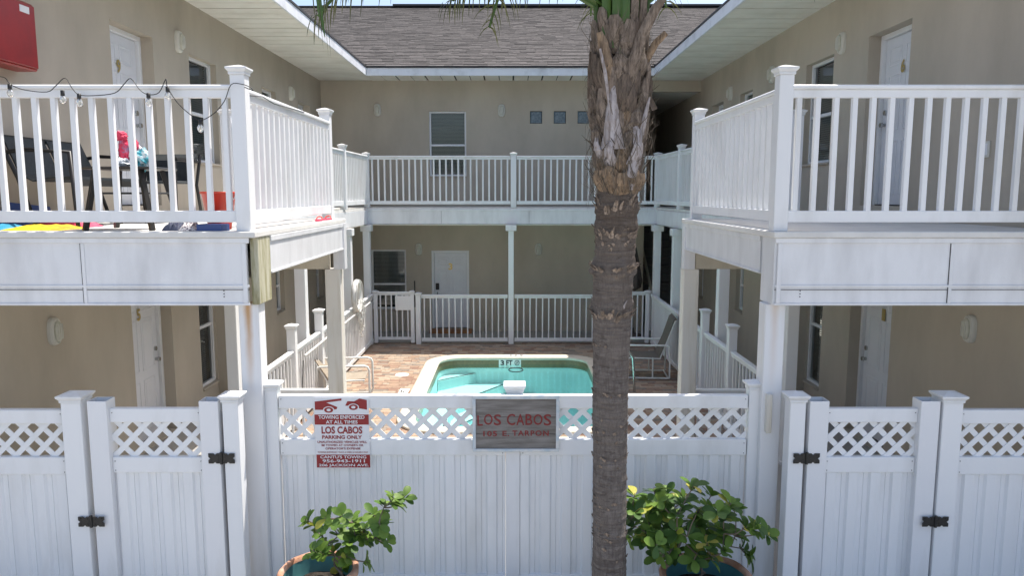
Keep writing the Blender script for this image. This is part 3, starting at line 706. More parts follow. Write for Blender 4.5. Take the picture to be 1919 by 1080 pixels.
# ================================================================ pool fences
def iron_fence(name, pts, label, cat, zt=1.07, posts=(), gap=.13, group=None, pw=.1, rail_first=True):
    a, b = pts; r_ = root(name, (a[0], a[1], 0), label, cat, group)
    rl = railing(a, b, 0, r_, ztop=zt, zbot=.06, gap=gap, bal=.026, th=.075, tw=.06, bth=.07)
    for (x, y, z) in posts: post(x, y, .001, z, pw, r_)
    return r_
for s_, nm in ((-1, 'left'), (1, 'right')):
    fx = 2.88 * s_
    iron_fence('pool_fence', ((fx, 8.5), (fx, 9.56)), 'short near stretch of white pool fence, %s side, up to the first capped post' % nm, 'fence', posts=((fx, 9.62, 1.42),), group='pool fence stretches', pw=.11)
    iron_fence('pool_fence', ((fx, 9.68), (fx, 10.93)), 'white pool fence stretch on the %s side between two tall capped posts' % nm, 'fence', posts=((fx, 11.0, 1.41),), group='pool fence stretches', pw=.11)
    iron_fence('pool_fence', ((fx, 11.07), (fx, 15.2)), 'long white pool fence stretch ' + ('behind the life ring' if s_ < 0 else 'behind the grey patio chair'), 'fence', group='pool fence stretches')
    iron_fence('pool_fence', ((fx, 8.44), (2.1 * s_, 8.44)), 'low white cross fence behind the %s balcony column' % nm, 'fence', zt=.86, group='pool fence stretches')
def pool_gate(x0, x1, y, label, plate=False):
    r_ = root('pool_gate', ((x0 + x1) / 2, y, 0), label, 'gate', 'white pool gates')
    post(x0 + .04, y, .03, 1.13, .075, r_, name='stile'); post(x1 - .04, y, .03, 1.13, .075, r_, name='stile')
    railing((x0 + .08, y), (x1 - .08, y), .03, r_, ztop=1.07, zbot=.06, gap=.118, bal=.026, th=.07, tw=.05, bth=.06)
    if plate: q = MB(); q.box(-2.41, -2.05, y - .045, y - .035, .72, 1.02, 'label_white', .003); q.build('plate', r_)
    q = MB(); q.box(x1 + .001, x1 + .028, y - .03, y + .0, .78, 1.33, 'black_iron', .005) if plate else q.box(x0 - .03, x0, y - .03, y, .85, 1.05, 'black_iron', .005); q.build('latch', r_)
pool_gate(-2.86, -2.02, 15.3, 'white slatted pool gate with a blank white plate, left of door 3', True)
pool_gate(2.02, 2.84, 15.3, 'white slatted pool gate without a plate beside the palm trunk')
iron_fence('pool_fence', ((-1.88, 15.3), (-.09, 15.3)), 'white pool fence panel in front of door 3', 'fence', zt=1.04, posts=((-1.94, 15.3, 1.09),), group='pool fence stretches')
iron_fence('pool_fence', ((.05, 15.3), (1.86, 15.3)), 'white pool fence panel between the centre column and the palm trunk', 'fence', zt=1.04, posts=((1.93, 15.3, 1.09),), group='pool fence stretches')

# ================================================================ tall front fence and gates
def clip_rect(poly, x0, x1, z0, z1): return clip_in(poly, [(x0, z0), (x1, z0), (x1, z1), (x0, z1)])
def lattice(x0, x1, z0, z1, y, parent, pitch=.145, wd=.04):
    q = MB(); W_, H_ = x1 - x0, z1 - z0; k = -int(H_ / pitch) - 2; off = random.uniform(0, pitch)
    hw = wd / math.sqrt(2)
    while x0 + k * pitch + off < x1 + H_ + pitch:
        c = x0 + k * pitch + off
        for sg in (1, -1):
            if sg > 0: pl = [(c - hw, z0), (c + hw, z0), (c + hw + H_, z1), (c - hw + H_, z1)]
            else: pl = [(c - hw, z0), (c + hw, z0), (c + hw - H_, z1), (c - hw - H_, z1)]
            r_ = clip_rect(pl, x0, x1, z0, z1)
            if len(r_) > 2: q.flat(r_, y - .007 if sg > 0 else y + .0005, y - .0005 if sg > 0 else y + .007, 'vinyl')
        k += 1
    return q.build('lattice_panel', parent)
def boards(x0, x1, z0, z1, y, parent, pitch=.082, m='vinyl', amp=.011):
    q = MB(); x = x0 - random.uniform(0, pitch * 2); prof = [(x0, y)]; amp = .02
    while x < x1:
        for dx_, yy in ((.0, y), (.014, y - amp), (.08, y - amp), (.094, y)): 
            if x0 < x + dx_ < x1: prof.append((x + dx_, yy))
        if x0 < x + .131 < x1: prof += [(x + .128, y), (x + .131, y + .006), (x + .134, y)] if x + .134 < x1 else []
        x += pitch * 2
    prof.append((x1, y))
    vs = [(px, py, z0) for px, py in prof] + [(px, py, z1) for px, py in prof]; n = len(prof)
    q.add(vs, [(i, i + 1, n + i + 1, n + i) for i in range(n - 1)], m)
    q.add([(x0, y + .012, z0), (x1, y + .012, z0), (x1, y + .012, z1), (x0, y + .012, z1)], [(0, 1, 2, 3)], m)
    return q.build('board_panel', parent)
def tall_panel(x0, x1, y, parent, zt, zl1, zl0, zm):
    q = MB()
    for sx in (x0 + .02, x1 - .02):
        for sz in (zt - .03, zl0 - .03, zm + .02): q.tube([(sx, y - .027, sz), (sx, y - .031, sz)], .0035, 'dark_metal', 6)
    q.build('screw', parent)
    for a, b_ in ((zl1, zt), (zm, zl0)):
        q = MB(); q.box(x0, x1, y - .028, y + .028, a, b_, 'vinyl', .005); q.build('rail', parent)
    lattice(x0, x1, zl0, zl1, y, parent)
    boards(x0, x1, .1, zm, y, parent)
    q = MB(); q.box(x0, x1, y - .028, y + .028, .04, .1, 'vinyl', .004); q.build('rail', parent)
def hinge(x, y, z, parent, name='hinge'):
    q = MB()
    for sg in (-1, 1):
        c = .018
        pl = []
        x0, x1 = x + sg * .012, x + sg * .10
        pts = [(0, -.038), (.028, -.038), (.04, -.026), (.052, -.038), (.088, -.038), (.088, -.012), (.074, 0), (.088, .012), (.088, .038), (.052, .038), (.04, .026), (.028, .038), (0, .038)]
        pl = [(x + sg * (.008 + a), z + b_) for a, b_ in pts]
        if sg < 0: pl = pl[::-1]
        q.flat(pl, y - .007, y, 'black_iron')
        for a, b_ in ((.02, .02), (.02, -.02), (.07, .024), (.07, -.024)): q.tube([(x + sg * (.008 + a), y - .006, z + b_), (x + sg * (.008 + a), y - .012, z + b_)], .005, 'black_iron', 6)
    q.tube([(x, y - .008, z - .042), (x, y - .008, z + .048)], .011, 'black_iron', 10)
    return q.build(name, parent)

FY = 5.62
cf = root('privacy_fence', (0, FY, 0), 'tall white vinyl fence with lattice top carrying both signs in front of the pool', 'fence', 'tall white lattice topped fences')
post(-1.85, FY + .01, .001, 1.675, .095, cf); post(1.87, FY + .01, .001, 1.68, .095, cf); post(.02, FY + .07, .001, 1.65, .125, cf)
tall_panel(-1.797, -.052, FY, cf, 1.565, 1.46, 1.215, 1.085); tall_panel(.064, 1.817, FY, cf, 1.565, 1.46, 1.215, 1.085)
q = MB(); q.box(-.05, .062, FY - .02, FY + .005, .04, 1.55, 'vinyl_worn', .004); q.build('centre_board', cf)
GY = 5.36
def gate(x0, x1, hx, lx, label, sw=.14):
    r_ = root('fence_gate', ((x0 + x1) / 2, GY, 0), label, 'gate', 'tall white lattice topped gates')
    for x in (x0 + sw / 2, x1 - sw / 2):                           # open hollow stiles
        q = MB(); h = sw / 2; t = .006
        q.box(x - h, x + h, GY - .063, GY - .063 + t, .05, 1.6, 'vinyl_worn', .002); q.box(x - h, x + h, GY + .063 - t, GY + .063, .05, 1.6, 'vinyl_worn', .002)
        q.box(x - h, x - h + t, GY - .063 + t, GY + .063 - t, .05, 1.6, 'vinyl_worn'); q.box(x + h - t, x + h, GY - .063 + t, GY + .063 - t, .05, 1.6, 'vinyl_worn')
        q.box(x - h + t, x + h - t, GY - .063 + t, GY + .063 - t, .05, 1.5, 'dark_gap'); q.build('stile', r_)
    tall_panel(x0 + sw, x1 - sw, GY, r_, 1.535, 1.43, 1.165, 1.045)
    q = MB(); q.box(hx - .02, hx + .02, GY + .02, GY + .03, .06, 1.5, 'rust_wood'); q.build('gap_rust_strip', r_)  # brown strip added in the hinge gap to stand for its rust
    hinge(hx, GY - .064, 1.17, r_, 'hinge'); hinge(lx, GY - .083, .69, r_, 'latch')
gate(-3.10, -2.145, -2.135, -3.115, 'tall white lattice topped gate in front of door 5')
gate(2.175, 3.125, 2.165, 3.135, 'tall white lattice topped gate in front of door 1')
for s_, nm in ((-1, 'left of the gate in front of door 5'), (1, 'right of the gate in front of door 1')):
    xw = 4.38 * s_; f_ = root('privacy_fence', (3.8 * s_, GY, 0), 'short white fence panel with lattice top ' + nm, 'fence', 'tall white lattice topped fences')
    post(3.215 * s_, GY, .001, 1.66, .145, f_, m='vinyl'); post((2.06 if s_ < 0 else 2.09) * s_, GY, .001, 1.66, .115, f_)
    a, b_ = sorted((3.30 * s_, xw)); tall_panel(a, b_, GY, f_, 1.525, 1.42, 1.165, 1.03)

# towing sign
def disc(q, cx, cz, rx, rz, y, m, k=20): q.add([(cx + rx * math.cos(2 * math.pi * i / k), y, cz + rz * math.sin(2 * math.pi * i / k)) for i in range(k)], [tuple(range(k))], m)
tz = root('towing_sign', (-1.31, FY - .045, .99), 'white and red towing notice with lorry and car pictograms on the lattice fence', 'sign')
SX = lambda c: -1.52 + (c - 150) / 735 * .42
SZ = lambda c: 1.55 - (c - 55) / 910 * .56
ys = FY - .040
q = MB(); q.box(-1.52, -1.10, ys, ys + .004, .985, 1.553, 'sign_white', .001); q.build('plate', tz)
q = MB()
for a, b_, c, d in ((150, 880, 272, 403), (160, 885, 792, 962)): q = MB(); q.box(SX(a), SX(b_), ys - .001, ys, SZ(d), SZ(c), 'sign_red'); q.build('red_band', tz)
def P2(l): return [(SX(a), SZ(b_)) for a, b_ in l]
q = MB()
for pi_, pl in enumerate(([(160, 105), (160, 212), (278, 212), (300, 185), (385, 185), (410, 212), (455, 200), (462, 175), (315, 118), (520, 92), (520, 65)],
           [(568, 158), (600, 100), (690, 103), (760, 66), (860, 85), (860, 210), (752, 192), (735, 145), (640, 140), (612, 160)])):
    n = len(pl); pp = P2(pl); bm = bmesh.new(); vs = [bm.verts.new((x, ys - .0012, z)) for x, z in pp]; f_ = bm.faces.new(vs); bmesh.ops.triangulate(bm, faces=[f_]); q.bm(bm, 'sign_red')
    cx, cy = ((345, 213), (678, 177))[pi_]
    disc(q, SX(cx), SZ(cy), .043, .028, ys - .0016, 'sign_white'); disc(q, SX(cx), SZ(cy), .035, .0225, ys - .002, 'sign_red'); disc(q, SX(cx), SZ(cy), .016, .0105, ys - .0024, 'sign_white')
    q.build('lorry_emblem' if pi_ == 0 else 'car_emblem', tz); q = MB()
q = MB()
for tx_, a, b_, c, d, m_, bo in (('TOWING ENFORCED', 205, 825, 280, 328, 'sign_white', .02), ('AT ALL TIMES', 302, 730, 345, 390, 'sign_white', .02),
    ('LOS CABOS', 240, 790, 425, 520, 'sign_red', .03), ('PARKING ONLY', 245, 783, 540, 588, 'sign_red', .03),
    ('UNAUTHORIZED VEHICLES WILL', 180, 850, 612, 642, 'sign_red', .02), ('BE TOWED AT OWNER\'S OR', 235, 800, 655, 683, 'sign_red', .02), ('OPERATOR\'S EXPENSE', 285, 760, 698, 726, 'sign_red', .02),
    ('TOWING ENFORCED 7 DAYS A WEEK 24 HOURS A DAY', 178, 862, 750, 772, 'sign_red', .01),
    ('CANTU\'S TOWING', 212, 835, 802, 842, 'sign_white', .02), ('956-943-1911', 240, 815, 853, 895, 'sign_white', .02), ('206 JACKSON AVE.', 190, 865, 912, 956, 'sign_white', .02)):
    q.text(tx_, SX(a), SX(b_), SZ(d), SZ(c), ys - .003, m_, bo)
q.build('lettering', tz)
# name board
nb = root('name_board', (.03, FY - .05, 1.14), 'weathered grey wooden name board with faded red lettering in a pale blue frame', 'sign')
q = MB(); ya = FY - .036
for a, b_ in ((1.145, 1.265), (1.267, 1.40), (1.402, 1.545)): q.box(-.285, .345, ya - .018, ya + .006, a, b_, 'grey_board', .002)
q.build('plank_panel', nb)
q = MB()
q.box(-.303, .363, ya - .032, ya - .004, 1.545, 1.572, 'frame_blue', .003); q.box(-.303, .363, ya - .032, ya - .004, 1.128, 1.15, 'frame_blue', .003)
q.box(-.303, -.278, ya - .0325, ya - .004, 1.151, 1.544, 'frame_blue', .003); q.box(.338, .363, ya - .0325, ya - .004, 1.151, 1.544, 'frame_blue', .003); q.build('frame', nb)
BX = lambda c: -.303 + (c - 175) / 1100 * .666
BZ = lambda c: 1.572 - (c - 305) / 715 * .444
q = MB(); yl = ya - .0195
x = 235
for ch, wd, dz, sc_ in (('L', 80, 6, .95), ('O', 125, -4, 1), ('S', 105, 2, 1.02), (' ', 50, 0, 1), ('C', 120, 0, 1.05), ('A', 115, 0, 1.04), ('B', 100, -2, 1.02), ('O', 130, -3, 1), ('S', 110, 4, 1.05)):
    if ch != ' ': q.text(ch, BX(x), BX(x + wd * .885), BZ(685 + dz), BZ(685 + dz - 138 * sc_), yl, 'letter_red', .012)
    x += wd * .885 + 14
q.text('105', BX(310), BX(485), BZ(828), BZ(758), yl, 'letter_red', .025, spacing=1.15); q.text('E.', BX(553), BX(640), BZ(825), BZ(758), yl, 'letter_red', .025, spacing=1.1); q.text('TARPON', BX(680), BX(1142), BZ(822), BZ(752), yl, 'letter_red', .025, spacing=1.2)
q.build('lettering', nb)

# ================================================================ palm tree in front of the fence
TX, TY = .68, 4.90
palm = root('palm_tree', (TX, TY, 0), 'tall palm tree with ringed grey trunk standing in front of the white fence', 'palm tree')
def tcx(z):
    k = [(0, .682), (.57, .675), (1.5, .663), (2.3, .665), (3.0, .683), (3.5, .69), (6, .69)]
    for (a, b_), (c, d) in zip(k, k[1:]):
        if z <= c: t = max(0, (z - a) / (c - a)); t = t * t * (3 - 2 * t); return b_ + (d - b_) * t
    return .69
random.seed(11)
prof = []; z = 0.0; r_base = lambda z: .101 + .05 * math.exp(-z * 3) + .0098 * min(z, 3.0) - .03 * max(0, z - 3.0)
rings = []; zz = 0.0
while zz < 4.5: rings.append((zz, random.uniform(-.35, 1.0), random.uniform(0, 6.28))); zz += random.uniform(.028, .06)
seg = 64; vs = []; fs = []; nz = 420; zs = [i * 4.45 / nz for i in range(nz + 1)]
coll = [(2.60, .020), (2.88, .012), (2.34, .012), (3.0, .012)]
for z in zs:
    j = max(k for k in range(len(rings)) if rings[k][0] <= z)
    z0 = rings[j][0]; z1 = rings[j + 1][0] if j + 1 < len(rings) else z0 + .05; t = (z - z0) / (z1 - z0); am = rings[j][1]
    for k in range(seg):
        a = 2 * math.pi * k / seg
        nn = noise.noise(Vector((math.cos(a) * 2.2, math.sin(a) * 2.2, z * 2.5))) ; n2 = noise.noise(Vector((math.cos(a) * 9, math.sin(a) * 9, z * 30)))
        wob = .5 + .5 * math.sin(a + rings[j][2] * 1)
        r = r_base(z) + .0065 * am * (1 - t) ** 1.5 * (.4 + wob) + .007 * nn + .0035 * n2
        for cz, ca in coll:
            dz = z - cz
            if -.03 < dz < .09: r += ca * (1 - abs(dz - .01) / .09) * (.1 + 1.0 * max(0, nn * 2.2 + n2 * .5 + .35))
        vs.append((tcx(z) + r * math.cos(a), TY + r * math.sin(a), z))
for i in range(nz):
    for k in range(seg): l = (k + 1) % seg; fs.append((i * seg + k, i * seg + l, (i + 1) * seg + l, (i + 1) * seg + k))
q = MB(); q.add(vs, fs, 'palm_bark', True); q.build('trunk', palm)

def strip(q, pts, wds, side, m, curl=.0, thick=.006, seg=4):
    """bent strip with a U section: pts along it, wds widths, side = sideways direction"""
    n = len(pts); vs = []; side = Vector(side)
    for i in range(n):
        p = Vector(pts[i]); d = (Vector(pts[min(i + 1, n - 1)]) - Vector(pts[max(i - 1, 0)])).normalized()
        s_ = (side - d * side.dot(d)).normalized(); nr = s_.cross(d).normalized()
        for layer in (0, 1):
            for k in range(seg + 1):
                t = k / seg * 2 - 1
                vs.append(p + s_ * (t * wds[i] / 2) + nr * (curl * wds[i] * (t * t) + (thick if layer else 0)))
    st = 2 * (seg + 1); fs = []
    for i in range(n - 1):
        for k in range(seg):
            a = i * st + k; fs.append((a, a + 1, a + st + 1, a + st)); a += seg + 1; fs.append((a + 1, a, a + st, a + st + 1))
        fs.append((i * st, i * st + st, i * st + st + seg + 1, i * st + seg + 1)); a = i * st + seg; fs.append((a + st, a, a + seg + 1, a + seg + 1 + st))
    for i in (0, n - 1):
        b_ = i * st; fs.append(tuple([b_ + k for k in range(seg + 1)] + [b_ + seg + 1 + k for k in range(seg, -1, -1)]))
    q.add(vs, fs, m, False)
def leaf_base(a, z, ln, w0, w1, lean, m, r0=.10, out=0.0, torn=False):
    q = MB(); pts = []; wd = []
    for i in range(9):
        t = i / 8; r = r0 + out + lean * (t ** 1.6) * ln + .03 * math.sin(t * 3.1) * (1 if ln < .4 else .5)
        zz = z + ln * t * (1 - .15 * abs(lean)); jit = random.uniform(-.004, .004)
        pts.append((tcx(zz) + (r + jit) * math.cos(a + .0 * t), TY + (r + jit) * math.sin(a), zz)); ww = w0 + (w1 - w0) * t ** .7
        if torn and i == 8: ww *= .55
        wd.append(ww * random.uniform(.93, 1.07))
    strip(q, pts, wd, (-math.sin(a), math.cos(a), 0), m, curl=-.22, thick=.009)
    return q.build('leaf_base', palm)
random.seed(5)
F = -math.pi / 2                                       # facing the camera
for i in range(60):                                    # old overlapping boots up the thick zone
    z = 3.08 + .0165 * i; a = i * 2.39996 + .4; ln = random.uniform(.16, .30)
    leaf_base(a, z, ln, random.uniform(.15, .22), random.uniform(.05, .11), random.uniform(.03, .22), random.choice(('boot_brown', 'boot_brown', 'boot_tan' if z < 3.25 else 'boot_brown', 'boot_dark')), r0=.104 + .042 * min(1, (z - 3.05) / .35) - .02 * max(0, (z - 3.75) / .3), torn=True)
# the ones that catch the eye
leaf_base(F - .38, 3.38, .46, .16, .026, -.01, 'boot_pale', r0=.184)
leaf_base(F + .52, 3.28, .24, .12, .05, .0, 'boot_pale', r0=.174)
leaf_base(F - .95, 3.33, .13, .10, .02, .3, 'boot_pale', r0=0.153)
leaf_base(F - .45, 3.28, .15, .10, .04, .25, 'boot_pale', r0=0.158)
leaf_base(F + .45, 3.13, .20, .12, .06, .2, 'boot_pale', r0=0.138)
leaf_base(F + .10, 3.46, .46, .13, .09, .0, 'boot_tan', r0=0.153)
leaf_base(F + 1.5, 3.62, .3, .10, .03, .12, 'boot_brown', r0=0.138)
leaf_base(F - 1.45, 3.42, .50, .17, .07, .06, 'boot_brown', r0=0.153, torn=True)
leaf_base(F + 1.0, 3.45, .42, .12, .03, .10, 'boot_brown', r0=0.153)
def stub(pts, wds, m, side=(1, 0, 0), curl=-.25):
    q = MB(); P_ = [Vector(p) for p in pts]; sm_ = []; w_ = []
    for i in range(len(P_) - 1):
        for t in (0, .33, .66): sm_.append(P_[i].lerp(P_[i + 1], t)); w_.append((wds[i] + (wds[i + 1] - wds[i]) * t) * random.uniform(.94, 1.06))
    sm_.append(P_[-1]); w_.append(wds[-1]); strip(q, sm_, w_, side, m, curl=curl, thick=.014); q.build('leaf_base', palm)
fx_ = lambda x, z, y: (x, y, z)
stub([fx_(.715, 3.72, 4.74), fx_(.745, 3.90, 4.70), fx_(.79, 4.06, 4.69), fx_(.87, 4.22, 4.67), fx_(.915, 4.27, 4.66)], [.075, .07, .062, .055, .03], 'boot_brown')
stub([fx_(.83, 3.93, 4.80), fx_(.89, 4.03, 4.78), fx_(.95, 4.09, 4.77)], [.06, .045, .035], 'boot_tan', side=(.7, 0, -.7))
stub([fx_(.62, 3.72, 4.74), fx_(.585, 3.90, 4.72), fx_(.555, 4.02, 4.71), fx_(.53, 4.08, 4.70)], [.045, .07, .06, .035], 'boot_tan')
stub([fx_(.60, 3.66, 4.73), fx_(.57, 3.84, 4.70), fx_(.535, 3.98, 4.69)], [.012, .02, .012], 'boot_pale')
stub([fx_(.82, 3.95, 4.86), fx_(.865, 3.80, 4.84), fx_(.87, 3.70, 4.83), fx_(.90, 3.63, 4.82)], [.05, .045, .03, .035], 'boot_brown')
stub([fx_(.79, 3.40, 4.78), fx_(.83, 3.58, 4.76), fx_(.855, 3.70, 4.76)], [.05, .03, .008], 'boot_pale')
stub([fx_(.55, 3.95, 4.85), fx_(.515, 3.98, 4.84), fx_(.51, 3.84, 4.84), fx_(.50, 3.70, 4.84)], [.05, .06, .07, .05], 'boot_brown')
q = MB()
for k in range(46):
    sg = random.choice((-1, 1, 1)); z_ = random.uniform(3.15, 3.85); x_ = .69 + sg * random.uniform(.13, .17); l_ = random.uniform(.04, .11)
    q.tube([(x_, 4.85, z_), (x_ + sg * l_ * .45, 4.83, z_ + l_ * random.uniform(.2, .8)), (x_ + sg * l_ * .8, 4.82, z_ + l_ * random.uniform(.3, 1.2))], [.003, .0022, .0008], 'fibre', 5)
q.build('frayed_fibre', palm)
for a, z in ((F - .5, 3.14), (F, 3.10), (F + .5, 3.13), (F - 1, 3.12), (F + 1, 3.1)):
    leaf_base(a, z, .14, .17, .10, .35, 'boot_tan', r0=.125, torn=True)
# ragged bark flaps where old leaf sheaths broke off the ringed trunk
def flap_ring(z, n, size, m, spread=.02, lean=.5):
    q = MB()
    for i in range(n):
        a = random.uniform(0, 6.283); zz = z + random.uniform(-spread, spread); r = r_base(zz) + .002; ln = size * random.uniform(.4, 1.2); wd = random.uniform(.012, .05)
        pts = [(tcx(zz) + (r + lean * ln * t * t) * math.cos(a + .1 * t), TY + (r + lean * ln * t * t) * math.sin(a + .1 * t), zz + ln * t) for t in (0, .5, 1)]
        strip(q, pts, [wd, wd * .8, wd * random.uniform(.1, .5)], (-math.sin(a), math.cos(a), 0), m, curl=-.15, thick=.003, seg=2)
    q.build('bark_flap', palm)
random.seed(17)
flap_ring(2.60, 46, .045, 'boot_brown', .012, .9); flap_ring(2.30, 40, .05, 'boot_brown', .015, .7); flap_ring(2.36, 14, .05, 'boot_pale', .02, .3); flap_ring(2.84, 40, .05, 'boot_brown', .03, .6)
flap_ring(3.0, 40, .06, 'boot_brown', .04, .5)
for k in range(34):
    flap_ring(random.uniform(.6, 3.0), 5, .022, 'boot_brown', .004, .35)
# loose fibres
q = MB(); random.seed(3)
for i in range(800):
    a = random.uniform(0, 6.283); z = random.uniform(3.08, 4.15); r = .15 + .05 * random.random(); ln = random.uniform(.05, .22); da = random.uniform(-.5, .5); o_ = random.uniform(-.01, .05) * (2.2 if random.random() < .08 else 1)
    up = random.choice((1, 1, -1)); p0 = Vector((tcx(z) + r * math.cos(a), TY + r * math.sin(a), z)); a2 = a + da; r2 = r + o_
    p2 = Vector((tcx(z) + r2 * math.cos(a2), TY + r2 * math.sin(a2), z + up * ln)); p1 = (p0 + p2) / 2 + Vector((math.cos(a), math.sin(a), 0)) * .02
    wd = random.uniform(.0012, .0035); sd_ = Vector((-math.sin(a), math.cos(a), 0)) * wd
    q.add([p0 - sd_, p0 + sd_, p1 + sd_, p1 - sd_, p2], [(0, 1, 2, 3), (3, 2, 4)], 'fibre')
q.build('fibre_sheath', palm)
# petioles and drooping fronds
def frond(az, L_, rise, droop, green=True, lf=.45, z0=4.25, wilt=1.0, step=.028):
    q = MB(); ca, sa = math.cos(az), math.sin(az); n = 26; pts = []
    for i in range(n + 1):
        t = i / n; r = .09 + L_ * (t - .12 * t ** 3); z = z0 + rise * math.sin(min(1, t * 1.25) * math.pi / 2) - droop * t ** 2.6
        pts.append(Vector((tcx(4.2) + r * ca, TY + r * sa, z)))
    strip(q, pts, [.06 * (1 - .85 * i / n) + .006 for i in range(n + 1)], (-sa, ca, 0), 'petiole_green', curl=.12, thick=.012, seg=2)
    side = Vector((-sa, ca, 0)); tt = .2
    while tt < 1.0:
        f_ = tt * n; i = min(int(f_), n - 1); p = pts[i].lerp(pts[i + 1], f_ - i); d = (pts[i + 1] - pts[i]).normalized()
        for sg in (-1, 1):
            ln = lf * math.sin(min(1, .25 + (tt - .2) * 2.2) * math.pi / 2) * (1 - .55 * max(0, tt - .6) / .4) * random.uniform(.8, 1.15)
            o0 = (side * sg * random.uniform(.35, .9) + d * .6 + Vector((0, 0, random.uniform(-.2, .35)))).normalized()
            v = [p]; dr_ = o0.copy(); cur = p.copy()
            for k in range(4):
                cur = cur + dr_ * (ln / 4); v.append(cur.copy()); dr_ = (dr_ + Vector((0, 0, -.55 * wilt))).normalized()
            wv = [.004, .008, .008, .005, .0008]; nn = side if abs(dr_.dot(side)) < .7 else d
            vs = []; 
            for k, pt in enumerate(v): vs += [pt - d * wv[k], pt + d * wv[k]]
            q.add(vs, [(2 * k, 2 * k + 1, 2 * k + 3, 2 * k + 2) for k in range(4)], 'palm_leaf')
        tt += step / L_ * random.uniform(.8, 1.3) * 1.5
    return q.build('frond', palm)
random.seed(21)
for i in range(13):
    az = i * 2.39996 + .3; fc = max(0, -math.sin(az))
    frond(az, random.uniform(1.7, 2.2), random.uniform(.9, 1.3) + fc * .3, random.uniform(.5, .9) * (1 - fc * .6), lf=.45)
frond(math.pi - .06, 2.12, .62, .62, lf=.42, wilt=1.3)
frond(math.pi + .28, 1.75, .62, .42, lf=.40, wilt=1.2)
frond(math.pi - .45, 1.3, .50, .30, lf=.45, wilt=1.5)
frond(.25, 1.5, .62, .35, lf=.38, wilt=1.2)
# broad green blade hanging at the far left of the crown
q = MB(); bp = [(-1.19, 4.75, 4.75), (-1.195, 4.75, 4.45), (-1.175, 4.75, 4.22), (-1.15, 4.75, 4.06)]
strip(q, bp, [.03, .038, .030, .004], (1, .3, 0), 'petiole_green', curl=.15, thick=.003)
for dx, z1 in ((-.045, 4.1), (-.01, 3.98), (.02, 3.94), (.035, 3.93)):
    q.add([(-1.19 + dx, 4.76, 4.6), (-1.184 + dx, 4.76, 4.6), (-1.165 + dx, 4.75, 4.25), (-1.172 + dx, 4.75, 4.25), (-1.15 + dx, 4.74, z1)], [(0, 1, 2, 3), (3, 2, 4)], 'palm_leaf')
q.build('leaf_blade', palm)
for (a, wd, m_, z0) in ((F + .0, .055, 'petiole_green', 3.95), (F - .28, .06, 'petiole_green', 4.0), (F + .35, .05, 'boot_brown', 3.98), (F - .7, .06, 'petiole_green', 4.05), (F + .75, .06, 'boot_brown', 4.0), (F + 1.4, .06, 'petiole_green', 4.1), (F - 1.4, .06, 'petiole_green', 4.1), (F + 2.4, .07, 'petiole_green', 4.0), (F - 2.4, .07, 'petiole_green', 4.0)):
    q = MB(); strip(q, [(tcx(4) + (.14 + .05 * i / 6) * math.cos(a), TY + (.14 + .05 * i / 6) * math.sin(a), z0 + .9 * i / 6) for i in range(7)], [wd] * 7, (-math.sin(a), math.cos(a), 0), m_, curl=.2, thick=.012); q.build('petiole', palm)

# ================================================================ shrubs in pots
def leaf(q, p, d, up, ln, wd, m):
    d = Vector(d).normalized(); s_ = d.cross(Vector(up)); 
    if s_.length < .05: s_ = d.cross(Vector((1, 0, 0)))
    s_.normalize(); n_ = s_.cross(d).normalized(); p = Vector(p); vs = []
    prof = ((0, .08), (.2, .45), (.45, .88), (.68, 1.0), (.88, .78), (1.0, .25))
    for t, w_ in prof:
        c = p + d * ln * t - n_ * (.22 * ln * t * t)
        vs += [c - s_ * wd * w_ / 2 + n_ * wd * .12 * w_, c, c + s_ * wd * w_ / 2 + n_ * wd * .12 * w_]
    fs = []
    for i in range(len(prof) - 1): b_ = i * 3; fs += [(b_, b_ + 1, b_ + 4, b_ + 3), (b_ + 1, b_ + 2, b_ + 5, b_ + 4)]
    q.add(vs, fs, m, True)
def shrub(name_label, base, tips, leafn, lsize, seed, dark=.3):
    random.seed(seed); r_ = root('potted_shrub', base, name_label, 'shrub'); st = MB(); lf = MB(); base = Vector(base)
    hubs = [base + Vector((random.uniform(-.05, .05), random.uniform(-.04, .04), .08))]
    for (x, y, z) in sorted(tips, key=lambda t: (Vector(t) - base).length):
        tp = Vector((x, y, z)); h = min(hubs, key=lambda k: (k - tp).length + .35 * (k - base).length * 0)
        mid_ = h.lerp(tp, .5) + Vector((random.uniform(-.02, .02), random.uniform(-.02, .02), random.uniform(-.03, .0)))
        rr = .0045; st.tube([h, h.lerp(mid_, .5) + Vector((0, 0, -.004)), mid_, mid_.lerp(tp, .6), tp], [rr * 1.3, rr * 1.15, rr, rr * .85, rr * .7], 'twig', 6)
        hubs += [mid_, h.lerp(tp, .8)]
        ax = (tp - mid_).normalized() + Vector((0, -.25, .45)); ax.normalize()
        u = ax.orthogonal().normalized(); v = ax.cross(u)
        nl = random.randint(*leafn); ph = random.random() * 6
        for i in range(nl):
            a = ph + i * 2.4; el = random.uniform(.25, 1.15) * (.4 + .6 * i / nl)
            d = (u * math.cos(a) + v * math.sin(a)) * math.cos(el) + ax * math.sin(el)
            sz = lsize * random.uniform(.7, 1.12); rnd = random.random(); m_ = 'leaf_yellow' if rnd < .06 else ('leaf_dark' if rnd < .06 + dark else 'leaf_green')
            lf.add([], [], m_); leaf(lf, tp - ax * random.uniform(0, .045) , d, ax, sz, sz * random.uniform(.55, .68), m_)
    for k in range(3): st.tube([base + Vector((random.uniform(-.06, .06), random.uniform(-.05, .05), -.04)), base + Vector((random.uniform(-.05, .05), 0, .04)), hubs[min(k * 2 + 1, len(hubs) - 1)]], .0075, 'twig', 6)
    st.build('stem', r_); lf.build('foliage', r_)
    return r_
